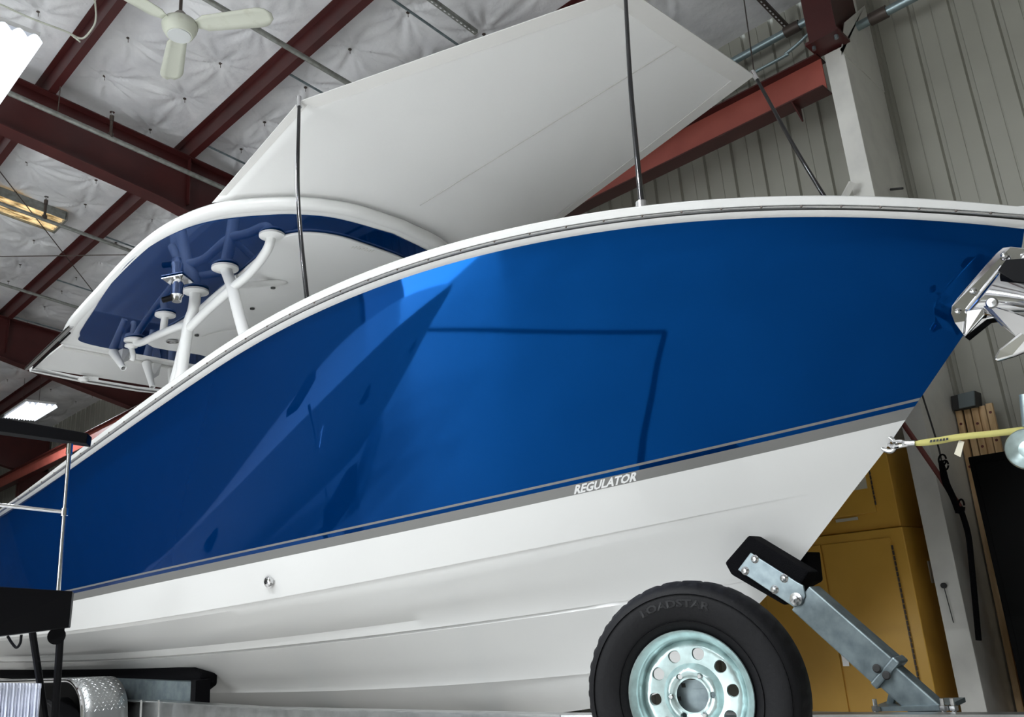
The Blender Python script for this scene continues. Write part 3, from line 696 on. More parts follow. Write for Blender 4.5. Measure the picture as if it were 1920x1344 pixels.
# aft shade panel with its tracks
e = [boatc(Ph(x, y))[:2] for x, y in ((108, 650), (60, 690))]
sa, ba = e[0]; s2, b2 = e[1]
MB().prism([HP(sa-0.1, ba-0.03, 0.01), HP(s2, b2-0.02, 0.01), HP(s2+0.02, -b2, 0.01), HP(sa-0.1, -ba, 0.01)], (0, 0, 0.02)).build('aft_sunshade', white_gel, boat); at = COL.objects[-1]
MB().tube([Ph(134, 611, 0.0), Ph(50, 691, 0.0)], 0.022, 10).build('track', steel, at, smooth=True)
MB().tube([Ph(131, 624, -0.01), Ph(62, 690, -0.01)], 0.010, 8).build('track', black, at, smooth=True)
MB().tube([HP(s2+0.03, b2, 0.0), HP(s2+0.12, b2*.5, -0.0), HP(s2+0.14, 0, 0), HP(s2+0.03, -b2, 0)], 0.03, 10).build('end_bar', white_paint, at, smooth=True)
MB().tube([HP(s2+0.00, b2, -0.02), HP(s2+0.08, b2*.5, -0.02), HP(s2+0.10, 0, -.02), HP(s2+0.0, -b2, -.02)], 0.008, 6).build('trim_strip', steel, at, smooth=True)
MB().tube([HP(sa+0.0, ba-0.05, -0.002), HP(sa+0.03, -ba, -0.002)], 0.02, 8).build('front_track', seam_m, at, smooth=True)
nl = Ph(156, 708, -0.03); MB().lathe([(0, 0), (0.05, 0), (0.055, 0.03), (0.03, 0.05), (0, 0.05)], nl, (0, 0, -1), 20).build('stern_light', white_gel, at, smooth=True)
MB().tube([nl, Ph(184, 709, -0.02)], 0.02, 8).build('light_arm', white_paint, at, smooth=True)
# rod holders
rh0 = None
for i, (p0, p1, lab) in enumerate((((213, 660), (240, 704), 'white rod holder tube farthest aft under the hardtop edge'), ((275, 681), (283, 714), 'middle white rod holder tube under the hardtop edge'), ((323, 692), (322, 722), 'white rod holder tube nearest the tower leg'))):
    P0 = Ph(*p0, -0.02); P1 = Pb(*p1, boatc(P0)[1]+0.0)
    d = unit(P1-P0); P1 = P0+d*0.34
    MB().lathe([(0.034, 0), (0.05, -0.0), (0.046, 0.05), (0.030, 0.30), (0.030, 0.34), (0.022, 0.34), (0.022, 0.3)], P0, d, 18, closed=True).build('rod_holder', white_paint, boat, smooth=True); rt = COL.objects[-1]
    q = P0+d*0.12; up = np.array([0, 0, 1.0]); al = unit(P0-P1); sx = unit(Ph(p0[0]+40, p0[1]+6, -0.02)-P0)
    MB().prism([q-d*.1, q+d*.13, q+sx*.10+d*.04, q+sx*.13+np.array([0, 0, .10]), q+sx*.05+np.array([0, 0, .10])], np.cross(d, sx)*0.01).build('bracket', white_paint, rt)

# ---------------------------------------------------------------- bow shade on carbon poles
tips = {'s': W(3.87, 1.43, 4.60), 'bs': W(1.60, 0.73, 4.60), 'bp': W(1.44, -.70, 4.60), 'p': W(3.87, -1.50, 4.60)}
shade = thing('bow_sunshade', W(3, 0, 4.5), 'large white cloth sunshade stretched from the hardtop over the bow', 'sunshade')
NV = 29; rows = []
front_h = [q for q in outer if q[0] < 5.6]
fb = sorted([(b_, s_) for s_, b_ in front_h]); 
def hrow(v):
    bb = 1.36*(2*v-1); s_ = float(np.interp(bb, [q[0] for q in fb], [q[1] for q in fb])); return W(s_+0.10, bb, Zh(s_)+0.105)
R0 = [tips['bp']*(1-v)+tips['bs']*v for v in np.linspace(0, 1, NV)]
R1 = [tips['p']*(1-v)+tips['s']*v for v in np.linspace(0, 1, NV)]
R2 = [hrow(v) for v in np.linspace(0, 1, NV)]
def edge_in(v, k): return 0.05*math.sin(PI*k)
for i in range(31):
    row = []
    for j, v in enumerate(np.linspace(0, 1, NV)):
        A, Bm, Cc = R0[j], R1[j], R2[j]; t_ = i/30; tm = 18/30
        e2 = abs(2*v-1)**2.2                            # held up at the poles, taut and straight along the middle
        Bq = (A+(Cc-A)*tm)*(1-e2)+Bm*e2
        P = (A+(Bq-A)*t_/tm) if t_ < tm else (Bq+(Cc-Bq)*(t_-tm)/(1-tm))
        row.append(P)
    rows.append(row)
shd = MB().grid(rows); shd.build('cloth', cloth, shade, smooth=True, angle=80, solid=0.003)
arr = np.array(rows)
def strip(line, inner, wdt, name, m_, dz=-0.004):
    A = [np.array(p) for p in line]; Bq = [np.array(p) for p in inner]
    r1 = [a+np.array([0, 0, dz]) for a in A]; r2 = [a+unit(b_-a)*wdt+np.array([0, 0, dz]) for a, b_ in zip(A, Bq)]
    MB().grid([r1, r2]).build(name, m_, shade, solid=0.002)
strip(arr[:19, -1], arr[:19, -4], 0.12, 'hem', hem_m); strip(arr[:19, 0], arr[:19, 3], 0.12, 'hem', hem_m)
strip(arr[0, :], arr[4, :], 0.14, 'hem', hem_m)
strip(arr[18:30, -1], arr[18:30, -4], 0.06, 'hem', hem_m)
strip(arr[:28, NV//2], arr[:28, NV//2+1], 0.010, 'seam', seam_m)
def pole(base, tip, label, bend=0.02):
    root = thing('carbon_pole', base, label, 'pole', 'black carbon poles holding the bow shade')
    mid = (np.array(base)+np.array(tip))/2+BU*bend*0.5-BN*bend
    pts = bez([base, mid, tip], 10); n = len(pts)
    MB().tube(pts, [0.016-0.004*i/(n-1) for i in range(n)], 12).build('shaft', black_gloss, root, smooth=True)
    d = unit(np.array(tip)-np.array(base))
    MB().tube([tip-d*0.05, tip+d*0.035], 0.019, 12).build('chrome_tip', chrome, root, smooth=True)
    MB().tube([base, base+d*0.05], 0.034, 14).build('socket', steel, root, smooth=True)
pole(W(3.72, 1.47, 2.98), tips['s'], 'black carbon pole at the hardtop end, nearest the tower', 0.03)
pole(Pb(1203, 386, 0.93)+np.array([0, 0, -.03]), tips['bs'], 'tall black carbon pole rising in front of the white shade', 0.012)
pole(W(0.95, -.75, 2.95), tips['bp'], 'short-looking black carbon pole on the far bow at the shade tip', 0.03)
pole(W(3.72, -1.45, 2.98), tips['p'], 'black carbon pole on the port side hidden behind the hull', 0.03)
tp = tips['bp']
tag(MB().tube([tp, tp+(Pz(1395, 0, 5.9, 0)-tp)*1.0], 0.005, 6).build('suspension_cable', dark_pipe, smooth=True), 'thin dark cable rising from the shade tip to the roof', 'cable')

# ---------------------------------------------------------------- bow hardware
so = [boatc(Pb(x, y, 0.0)) for x, y in ((1782, 580), (1880, 463), (1985, 470), (1808, 632))]
pl = [(1808, 632), (1790, 605), (1783, 588), (1784, 574), (1795, 558), (1868, 474), (1880, 464), (1895, 462), (1990, 472), (1985, 520), (1900, 590), (1850, 598)]
o_ = [Pb(x, y, 0.16 if x > 1800 else 0.20) for x, y in pl]
plate = MB().prism(o_, BN*0.10).build('anchor_plate', chrome, boat, bevel=0.004)
tb = MB(); tb.tube([Pb(1815, 582, 0.21), Pb(1880, 500, 0.21)], 0.014, 10); tb.build('raised_edge', chrome, plate, smooth=True)
for (x, y) in ((1883, 478), (1825, 545), (1796, 583), (1920, 480)): MB().lathe([(0, 0.012), (0.010, 0.01), (0.016, 0.0)], Pb(x, y, 0.19), -BN, 14, closed=True).build('screw', chrome, plate, smooth=True)
anc = thing('anchor', Pb(1900, 580, 0.3), 'shiny stainless plough anchor hanging from the bow at right edge', 'anchor')
rr = []
for i in range(21):
    k_ = i/20; xa, ya = 1872+110*k_, 513+18*k_*k_+6*k_; xb, yb = 1815+150*k_, 583+28*k_
    row = []
    for j in range(41):
        v_ = j/40; row.append(Pb(xa*(1-v_)+xb*v_+10*math.sin(PI*v_)*k_, ya*(1-v_)+yb*v_, 0.23+0.12*math.sin(PI*v_)*(.35+.65*k_)))
    rr.append(row)
MB().prism([Pb(1871, 507, .27), Pb(1886, 487, .27), Pb(1990, 480, .27), Pb(1990, 540, .27), Pb(1900, 526, .27)], BN*.06).build('dark_opening', black, anc)  # black slab standing for the dark opening above the shell
MB().grid(rr).build('roller_shell', chrome, anc, smooth=True, solid=0.006, angle=80)
MB().prism([Pb(1812, 582, .26), Pb(1842, 578, .26), Pb(1846, 590, .26), Pb(1808, 632, .22)], BN*0.02).build('shell_point', chrome, anc, bevel=0.004)
fl = [(1843, 574, .34), (1853, 571, .36), (1890, 580, .40), (1960, 605, .42), (1960, 650, .36), (1905, 632, .34), (1880, 612, .34)]
MB().prism([Pb(*q) for q in fl], BN*0.012+np.array([0, 0, -.004])).build('fluke', chrome, anc, bevel=0.005)
fl = [(1863, 672, .36), (1872, 655, .36), (1905, 628, .36), (1960, 590, .36), (1970, 640, .33), (1900, 668, .35), (1868, 677, .36)]
MB().prism([Pb(*q) for q in fl], BN*0.03).build('fluke', chrome, anc, bevel=0.01)
MB().lathe([(0, 0.012), (0.02, 0.01), (0.026, 0.0)], Pb(1860, 568, 0.41), -BN, 18, closed=True).build('pivot_bolt', steel, anc, smooth=True)
# bow eye, hook, strap
MB().tube(bez([Pb(1652, 838, .0), Pb(1658, 843, .0), Pb(1670, 846, .0), Pb(1678, 838, .0), Pb(1677, 828, .0), Pb(1668, 820, .0), Pb(1664, 822, .0)], 6), 0.013, 12).build('bow_eye', chrome, boat, smooth=True); eye = COL.objects[-1]
MB().tube([Pb(1647, 843, 0), Pb(1668, 817, 0)], 0.012, 10).build('backing_bar', chrome, eye, smooth=True)
stp = thing('winch_strap', Pb(1800, 822, 0), 'yellow webbing strap hooked to the bow eye and running off the right edge', 'strap')
MB().tube(bez([Pb(1666, 833, .03), Pb(1676, 838, .04), Pb(1690, 836, .04), Pb(1702, 833, .03), Pb(1690, 828, .02), Pb(1674, 829, .02)], 5), 0.010, 10).build('snap_hook', chrome, stp, smooth=True)
MB().tube([Pb(1698, 832, .03), Pb(1716, 831, .03)], 0.016, 10).build('swivel', steel, stp, smooth=True)
sp = [(1708, 832), (1730, 830), (1760, 826), (1800, 819), (1860, 813), (1930, 805), (2050, 792)]
hw = [3, 6, 6.5, 6, 6, 6.5, 7]
ra = [Pb(x, y-h_, 0.03) for (x, y), h_ in zip(sp, hw)]; rb = [Pb(x, y+h_, 0.03) for (x, y), h_ in zip(sp, hw)]
MB().grid([bez(ra, 4), bez(rb, 4)]).build('webbing', strap_m, stp, smooth=True, solid=0.006)
MB().prism([Pb(1798, 825, .02), Pb(1808, 828, .02), Pb(1801, 857, .02), Pb(1789, 851, .02)], BN*0.002).build('care_tag', paper, stp)
b = MB()
for k in range(6): b.prism([Pb(1744+k*6, 825-k*.8, .045), Pb(1748+k*6, 824.5-k*.8, .045), Pb(1748+k*6, 829-k*.8, .045), Pb(1743+k*6, 829.5-k*.8, .045)], BN*0.001)
b.build('printing', ink, stp)
lens = thing('round_reflector', Pb(1932, 845, .1), 'round pale green glass and chrome disc cut by the right edge', 'reflector')
MB().lathe([(0.06, 0.0), (0.088, 0.01), (0.094, 0.03), (0.088, 0.045), (0.07, 0.03), (0.04, 0.02), (0.015, 0.03), (0, 0.03)], Pb(1930, 843, .1), -BN, 40).build('lens', galv_bright, lens, smooth=True)
MB().tube([Pb(1930, 800, .1), Pb(1924, 740, .1)], 0.03, 12).build('bracket', galv_bright, lens, smooth=True)

# ================================================================ THE TRAILER
trailer = thing('boat_trailer', W(5, 0, 0), 'galvanized boat trailer under the hull with a spare wheel and bow stop', 'trailer')
def beam_run(ptsb, hgt, wd, name, m_, tw=0.008, zoff=0):
    b = MB()
    for A, B2 in zip(ptsb[:-1], ptsb[1:]):
        A = np.array(A); B2 = np.array(B2); d = B2-A; sd = unit(np.cross(d, (0, 0, 1)))*wd
        b.frame(A-sd/2+np.array([0, 0, -tw]), sd, d, (0, 0, tw)); b.frame(A-sd/2+np.array([0, 0, -hgt]), sd, d, (0, 0, tw))
        b.frame(A-sd*0.05-np.array([0, 0, hgt]), sd*0.1, d, (0, 0, hgt))
    return b.build(name, m_, trailer)
railS = [Pb(297, 1313, 1.0), Pb(500, 1326, 1.0), Pb(1060, 1338, 1.0), Pb(1300, 1338, .92), Pb(1600, 1337, .60), Pb(1960, 1337, .28)]
railS = [W(9.8, 1.0, railS[0][2])]+railS
beam_run(railS, 0.16, 0.09, 'side_rail', alu)
beam_run([W(boatc(p)[0], -1.0, boatc(p)[2]) for p in railS if boatc(p)[0] > 3.4], 0.16, 0.09, 'side_rail', alu)
beam_run([W(3.7, -1.0, .40), W(3.7, .9, .40)], .1, .06, 'crossmember', galv)
for s_ in (5.2, 7.8): 
    b = MB(); b.frame(W(s_, -1.0, .36), W(s_, 1.0, .36)-W(s_, -1.0, .36), BU*0.1, (0, 0, 0.05)); b.build('crossmember', galv, trailer)
# long carpeted bunk
for sg in (1, -1):
    b = MB(); q = [Pb(0, 1238, .82), Pb(200, 1240, .82), Pb(392, 1247, .82)]
    a_ = boatc(q[0]); c_ = boatc(q[2])
    b.prism([W(10, sg*.74, a_[2]-.03), W(c_[0]+.15, sg*.74, c_[2]-0.01), W(c_[0], sg*.74, c_[2]-.06), W(c_[0], sg*.74, c_[2]-.15), W(c_[0]+.1, sg*.74, c_[2]-.19), W(10, sg*.74, a_[2]-.17)], BN*(-0.15*sg))
    b.build('carpeted_bunk', carpet, trailer, bevel=0.02)
b = MB(); P0, P1 = Pb(205, 1272, .95), Pb(358, 1278, .95); b.frame(P0-np.array([0, 0, .16]), P1-P0, BN*0.10, (0, 0, 0.16)); b.build('bunk_support', galv, trailer)
b = MB(); b.frame(P1-np.array([0, 0, .17]), unit(P1-P0)*0.07, BN*0.12, (0, 0, 0.18)); b.build('support_end', black, trailer)
for x in (265, 298):
    P = Pb(x, 1312, 1.06); MB().tube([P, P-np.array([0, 0, .28])], 0.009, 8).build('u_bolt', steel, trailer, smooth=True)
# diamond plate fender
dp = mat('diamond_plate', (0.36, 0.37, 0.37), 0.35, 0.8)
fs0 = boatc(Pb(132, 1276, 1.42)); fz = fs0[2]
def fend_path(n=14):
    pts = []; s_l = fs0[0]
    r_ = 0.30
    front = boatc(Pb(190, 1344, 1.42))[0]
    pts.append((s_l+2.2, fz)); pts.append((s_l+1.2, fz)); pts.append((s_l+.25, fz))
    for k in range(n+1):
        an = PI/2*k/n; pts.append((s_l+.05-0.36*math.sin(an)*0.9, fz-0.26*(1-math.cos(an))))
    pts.append((pts[-1][0]-.04, fz-0.5)); return pts
fp = fend_path(); b = MB(); b.grid([[W(s_, q, z_) for q in np.linspace(1.42, 1.08, 5)] for s_, z_ in fp])
fen = b.build('fender', dp, trailer, smooth=True, solid=0.004)
lug = MB()
def along(d):
    acc = 0
    for (a_, c_) in zip(fp[:-1], fp[1:]):
        L = math.hypot(c_[0]-a_[0], c_[1]-a_[1])
        if acc+L >= d:
            k = (d-acc)/L; t_ = np.array([c_[0]-a_[0], c_[1]-a_[1]])/L
            return a_[0]+(c_[0]-a_[0])*k, a_[1]+(c_[1]-a_[1])*k, t_
        acc += L
    return None
k = 0; d = 1.9
while True:
    q = along(d)
    if q is None: break
    for j in range(10):
        bb = 1.11+0.032*j+(0.016 if k % 2 else 0)
        T = BU*q[2][0]+np.array([0, 0, q[2][1]]); S_ = -BN; N_ = unit(np.cross(T, S_)); N_ = N_ if N_[2] > -0.2 else -N_
        sg = 1 if (j+k) % 2 else -1; dl = unit(T+S_*sg*0.9)
        C_ = W(q[0], bb, q[1])+N_*0.003; wv = np.cross(N_, dl)
        lug.add([C_-dl*0.012, C_+wv*0.0035, C_+dl*0.012, C_-wv*0.0035, C_+N_*0.003], [(0, 1, 4), (1, 2, 4), (2, 3, 4), (3, 0, 4)])
    d += 0.026; k += 1
lug.build('raised_tread', mat('plate_lugs', (0.62, 0.63, 0.63), 0.25, 0.9), fen)
MB().tube([W(s_, 1.43, z_+0.004) for s_, z_ in fp], 0.016, 10).build('edge_trim', chrome, fen, smooth=True)
b = MB(); b.prism([W(s_, 1.10, z_-0.01) for s_, z_ in fp]+[W(fp[0][0], 1.10, 0.2)], BN*0.01); b.build('inner_skirt', black, fen)
MB().lathe([(0.2, -.09), (0.31, -.10), (0.33, -.08), (0.33, .08), (0.31, .10), (0.2, .09)], W(fs0[0]+.62, 1.26, .33), BN, 40, closed=True).build('tyre', rubber, trailer, smooth=True); tw = COL.objects[-1]
MB().lathe([(0, -.03), (0.1, -.05), (0.2, -.09), (0.2, .09), (0, .05)], W(fs0[0]+.62, 1.26, .33), BN, 32).build('rim', black, tw, smooth=True)
# legs of trailer so it stands on the floor (axle wheels)
MB().tube([W(fs0[0]+.62, 1.2, .33), W(fs0[0]+.62, -1.2, .33)], 0.04, 10).build('axle', galv, trailer)
MB().lathe([(0.2, -.09), (0.31, -.10), (0.33, -.08), (0.33, .08), (0.31, .10), (0.2, .09), (0.2, -.09)], W(fs0[0]+.62, -1.26, .33), BN, 32, closed=True).build('tyre', rubber, trailer, smooth=True)

# bow stop: carpeted pads on a galvanized telescoping arm
arm = None
def box_tube(p0, p1, h_px, b_, depth, name, m_):
    A, B2 = Pb(*p0, b_), Pb(*p1, b_); d = unit(B2-A); upv = np.cross(d, BN); upv = upv if upv[2] > 0 else -upv
    hh = h_px; b = MB(); b.frame(A-upv*hh/2, B2-A, BN*depth, upv*hh); return b.build(name, m_, arm or trailer, bevel=0.008)
arm = box_tube((1500, 1121), (1654, 1258), .155, .315, .13, 'bow_stop_arm', galv)
def slab(pts, b0, b1, name, m_, bevel=0.006):
    o = [Pb(x, y, b0) for x, y in pts]; return MB().prism(o, BN*(b0-b1)).build(name, m_, arm, bevel=bevel)
slab([(1403, 1003), (1358, 1055), (1370, 1077), (1470, 1135), (1480, 1128), (1517, 1072), (1500, 1062)], .30, .16, 'carpeted_pad', carpet, .012)
slab([(1440, 1040), (1470, 1120), (1500, 1100), (1518, 1090), (1512, 1033), (1490, 1050)], -.05, -.25, 'carpeted_pad', carpet, .012)
slab([(1407, 1036), (1383, 1068), (1470, 1126), (1488, 1138), (1502, 1134), (1510, 1118), (1506, 1098), (1492, 1090)], .325, .31, 'pad_plate', galv, .003)
for (x, y) in ((1415, 1048), (1397, 1070), (1470, 1084), (1452, 1105)):
    MB().lathe([(0, .016), (.012, .014), (.016, .004), (.022, 0)], Pb(x, y, .327), -BN, 12, closed=True).build('bolt', steel, arm, smooth=True)
MB().lathe([(0, .03), (.016, .028), (.018, .008), (.032, .006), (.032, 0)], Pb(1493, 1123, .327), -BN, 16, closed=True).build('pivot_bolt', steel, arm, smooth=True)
box_tube((1630, 1238), (1750, 1345), .125, .30, .10, 'inner_tube', galv)
box_tube((1652, 1256), (1665, 1268), .17, .32, .14, 'tube_collar', galv)
for (x, y) in ((1644, 1253), (1662, 1266)): MB().lathe([(0, .008), (.014, .007), (.02, 0)], Pb(x, y, .325), -BN, 14, closed=True).build('pin', ink, arm)
b = MB(); b.frame(Pb(1636, 1334, .32), Pb(1778, 1332, .32)-Pb(1636, 1334, .32), BN*.3, (0, 0, .02)); b.build('foot_plate', galv, arm)
b = MB(); b.frame(Pb(1659, 1332, .2), Pb(1672, 1332, .2)-Pb(1659, 1332, .2), BN*.03, Pb(1668, 1290, .2)-Pb(1659, 1332, .2)); b.build('rear_brace', galv, arm)
for x in (1643, 1770, 1789):
    P = Pb(x, 1332, .33); o = MB().tube([P-np.array([0, 0, .03]), P+np.array([0, 0, .05])], 0.010, 8); o.tube([P+np.array([0, 0, .0]), P+np.array([0, 0, .02])], 0.020, 6); o.build('mounting_bolt', steel, arm, smooth=True)

# spare wheel on the trailer side
wc = Pb(1302, 1302, 1.28)
yaw = math.radians(-16); nv = -BN*math.cos(yaw)+BU*math.sin(yaw)*1.0      # direction the wheel face looks
scale = 1.0
def px_rad(rr): 
    u_ = unit(np.cross(nv, (0, 0, 1))); a_ = _px(wc+u_*rr); c_ = _px(wc-u_*rr); return abs(a_[0]-c_[0])/2
RT = 207/px_rad(1.0)
k = RT/0.385
prof = [(.212, -.03), (.210, .04), (.222, .060), (.262, .078), (.30, .088), (.33, .087), (.352, .078), (.366, .062), (.372, .05), (.380, .03), (.385, 0), (.385, -.06), (.380, -.10), (.366, -.13), (.33, -.155), (.262, -.145), (.225, -.11)]
seg = 192; uu = unit(np.cross(nv, (0, 0, 1))); vv = np.cross(nv, uu); b = MB(); rows = []
for i, (r, h_) in enumerate(prof):
    row = []
    for q in range(seg):
        an = 2*PI*q/seg; rr = r
        if i in (8, 9) and (q % 4) < 2: rr = r-0.004
        if i in (10, 11) and (q % 6) < 1: rr = r-0.005
        row.append(wc+k*(nv*h_+rr*(math.cos(an)*uu+math.sin(an)*vv)))
    rows.append(row)
b.grid(rows, close=True); spare = b.build('spare_tyre', rubber, trailer, smooth=True, angle=40); tyre = spare
b = MB()
for (r0, r1, h0) in ((.338, .341, .0865), (.246, .250, .0735)): b.lathe([(k*r0, k*(h0-.006)), (k*(r0+r1)/2, k*(h0+.004)), (k*r1, k*(h0-.006))], wc, nv, 96, closed=True)
b.build('sidewall_rib', rubber_text, tyre, smooth=True)
V, F = text_mesh('LOADSTAR', 0.036, 0.0012, 0)
ww = V[:, 0].max(); ps = []
for (x, y, _) in V:
    an = math.radians(96)-((x-ww/2)*1.35+0.02)/0.30; r = .296+y
    hh = np.interp(r, [q[0] for q in prof[2:8]], [q[1] for q in prof[2:8]])+.0022
    ps.append(wc+k*(nv*hh+r*(math.cos(an)*(-uu if False else unit(np.cross((0, 0, 1), nv)))+math.sin(an)*np.array([0, 0, 1.0]))))
MB().add(ps, F).build('raised_lettering', rubber_text, tyre)
# rim: outer barrel lathe
rim = MB().lathe([(k*r, k*h_) for r, h_ in ((.216, -.10), (.200, -.08), (.19, -.05), (.19, -.01), (.194, .02), (.199, .036), (.205, .040), (.211, .052), (.218, .066), (.216, .072), (.209, .066), (.203, .054), (.196, .048), (.189, .032), (.184, .010), (.180, -.005))], wc, nv, 72, closed=True)
rim.build('rim_barrel', galv_bright, spare, smooth=True, angle=40)
def disc_h(r): return float(np.interp(r, [0, .062, .066, .082, .088, .098, .105, .125, .165, .175, .182], [.03, .03, .036, .040, .034, .016, .010, .012, .014, .006, -.006]))
def ring_with_holes(r_in, r_out, nh, rh, rc, a_off, b, nr=12):
    for q in range(nh):
        a0_, a1_ = 2*PI*(q-.5)/nh+a_off, 2*PI*(q+.5)/nh+a_off; ac = (a0_+a1_)/2; N = 32; hole = []; bd = []
        for i in range(N):
            t_ = 2*PI*i/N; ct, sn = math.cos(t_), math.sin(t_)
            hole.append((rc+rh*ct, ac+rh*sn/rc))
            sx_ = (r_out-rc) if ct > 0 else (rc-r_in); sy_ = PI/nh
            m__ = max(abs(ct)*1.0/1.0, abs(sn)*1.0/1.0); bd.append((rc+sx_*ct/m__, ac+sy_*sn/m__))
        rows = []
        for w_ in (0, .08, .3, .6, 1):
            rows.append([wc+k*(nv*(disc_h(h1*(1-w_)+h2*w_)-(0.010 if w_ == 0 else 0))+(h1*(1-w_)+h2*w_)*(math.cos(a1q*(1-w_)+a2q*w_)*uu+math.sin(a1q*(1-w_)+a2q*w_)*vv)) for (h1, a1q), (h2, a2q) in zip(hole, bd)])
        b.grid(rows, close=True)
b = MB(); ring_with_holes(.105, .182, 10, .0195, .137, math.radians(4), b); ring_with_holes(.055, .105, 6, .008, .072, math.radians(0), b)
b.build('rim_disc', galv_bright, spare, smooth=True, angle=45, merge=True)
for q in range(6):
    an = 2*PI*q/6
    if q % 2 == 0:
        P = wc+k*(nv*.035+.072*(math.cos(an)*uu+math.sin(an)*vv)); MB().lathe([(0, .016), (.008, .016), (.012, .008), (.015, -.01)], P, nv, 6).build('lug_nut', steel, spare)
q_ = unit(np.cross((0, 0, 1), nv)); b = MB(); b.box(wc-nv*0.02*k-np.array([0, 0, .02]), (.20, .15, .008), np.array([q_, (0, 0, 1), np.cross(q_, (0, 0, 1))]).T); hb = b.build('wheel_bracket', galv, trailer)
b = MB(); b.frame(wc-nv*.03*k-np.array([0.02, 0, .30]), q_*.06, -nv*.10, (0, 0, .32)); b.build('post', galv, hb)
for dx, dz in ((-.045, .035), (-.07, -.015)): 
    MB().box(wc-nv*.015*k+q_*dx+np.array([0, 0, dz]), (.016, .016, .004), np.array([q_, (0, 0, 1), np.cross(q_, (0, 0, 1))]).T).build('square_hole', ink, hb)

# winch post on the trailer tongue, just beyond the right edge, holding the strap
we = Pb(2050, 792, 0.0); b = MB(); b.frame(np.array([we[0]-.04, we[1]-.04, .42]), (.08, 0, 0), (0, .08, 0), (0, 0, we[2]-.30)); b.build('winch_post', galv, trailer, bevel=.005)
MB().tube([we-BN*.12, we+BN*.12], .07, 20).build('winch_drum', steel, trailer, smooth=True)
b = MB(); d_ = we-Pb(1960, 1337, .28); b.frame(W(boatc(we)[0]-.6, -.04, .38), W(2.4, -.04, .38)-W(boatc(we)[0]-.6, -.04, .38), BN*-.08, (0, 0, .08)); b.build('tongue', galv, trailer)
P = Pb(1926, 760, .1); MB().tube([P, np.array([we[0], we[1], P[2]+.02])], .014, 10).build('reflector_stay', galv_bright, trailer, smooth=True)
# ================================================================ BY THE WALL
# yellow flammables cabinets
def cabinet(lab, x0, y0, y1, z0, z1, name='safety_cabinet'):
    root = thing(name, ((x0+6.7)/2, (y0+y1)/2, z0), lab, 'cabinet', 'yellow safety cabinets')
    MB().span((x0, y0, z0), (6.72, y1, z1)).build('body', yellow, root, bevel=0.006)
    return root
ycab = cabinet('large yellow safety cabinet standing on the floor beside the white column', 6.02, 2.20, 3.35, 0, 1.43)
b = MB(); b.span((6.008, 2.29, .12), (6.02, 2.78, 1.37)); b.build('door', yellow, ycab, bevel=0.004)
b = MB(); b.span((6.008, 2.79, .12), (6.02, 3.28, 1.37)); b.build('door', yellow, ycab, bevel=0.004)
b = MB()
for z_ in np.arange(.2, 1.32, .035): b.tube([(6.006, 2.285, z_), (6.006, 2.285, z_+.03)], .007, 6)
b.build('hinge', dark_pipe, ycab)
b = MB(); b.span((5.985, 2.72, .55), (6.008, 2.765, .72)); b.lathe([(0, 0), (.014, 0), (.014, .02), (0, .02)], (5.985, 2.742, .68), (-1, 0, 0), 12); b.build('door_latch', steel, ycab)
b = MB(); b.span((6.35, 2.192, 1.05), (6.42, 2.20, 1.2)); b.build('scuffed_patch', hem_m, ycab)
ucab = cabinet('smaller yellow safety cabinet stacked on the larger one, bearing a paper notice', 6.06, 2.22, 3.30, 1.435, 2.04)
b = MB(); b.span((6.048, 2.36, 1.55), (6.06, 3.2, 1.99)); b.build('door', yellow, ucab, bevel=0.004)
b = MB()
for z_ in np.arange(1.60, 1.95, .035): b.tube([(6.046, 2.355, z_), (6.046, 2.355, z_+.03)], .006, 6)
b.build('hinge', dark_pipe, ucab)
b = MB(); b.span((6.040, 2.39, 1.72), (6.047, 2.68, 1.93)); nt_ = b.build('paper_notice', paper, ucab)
for (body, yy, zz, sz) in (('FLAMMABLE', 2.665, 1.765, .044),):
    V, F = text_mesh(body, sz, 0.0004, 0); MB().add([(6.0385, yy-x, zz+y) for x, y, _ in V], F).build('printing', ink, nt_)
for zz in (1.835, 1.90): MB().span((6.0385, 2.41, zz), (6.0395, 2.66, zz+.004)).build('printed_rule', ink, nt_)
b = MB(); b.span((6.046, 2.50, 1.515), (6.058, 2.66, 1.535)); b.build('name_strip', paper, ucab)
# red diagonal prop
tag(MB().tube([Px(1692, 792, 5.85), Px(1760, 890, 5.88), Px(1800, 950, 5.95)], 0.017, 10).build('red_brace_pole', brown, smooth=True), 'dark red pole leaning diagonally in front of the white column', 'pole')
# black cable bundle hanging on the column
cb = thing('hanging_cable', Px(1760, 900, 5.9), 'black cable hanging in a bundled coil beside the white column', 'cable')
MB().tube(bez([Px(1729, 740, 5.95), Px(1745, 790, 5.95), Px(1760, 840, 5.95), Px(1765, 862, 5.93)], 6), 0.006, 6).build('cable_run', ink, cb, smooth=True)
for kk, off in enumerate((-4, -1.5, 1, 3.5)):
    pts = [Px(1764+off*.5, 864, 5.86), Px(1768+off, 880, 5.85-.006*kk), Px(1774+off*1.2, 905, 5.84), Px(1786+off, 930, 5.85), Px(1796+off, 955, 5.86), Px(1800+off*1.5, 962, 5.86)]
    MB().tube(bez(pts, 5), 0.009, 6).build('bundle_strand', carpet, cb, smooth=True)
for (x, y, rx, ry) in ((1767, 862, 7, 10), (1802, 950, 6, 14), (1772, 872, 6, 9)):
    MB().tube([Px(x+rx*math.cos(t_), y+ry*math.sin(t_), 5.85) for t_ in np.linspace(0, 6.1, 24)], 0.006, 6).build('bundle_loop', carpet, cb, smooth=True)
MB().tube(bez([Px(1800, 950, 5.88), Px(1815, 1000, 5.88), Px(1822, 1060, 5.88), Px(1835, 1200, 5.9)], 6), 0.018, 8).build('thick_lead', carpet, cb, smooth=True)
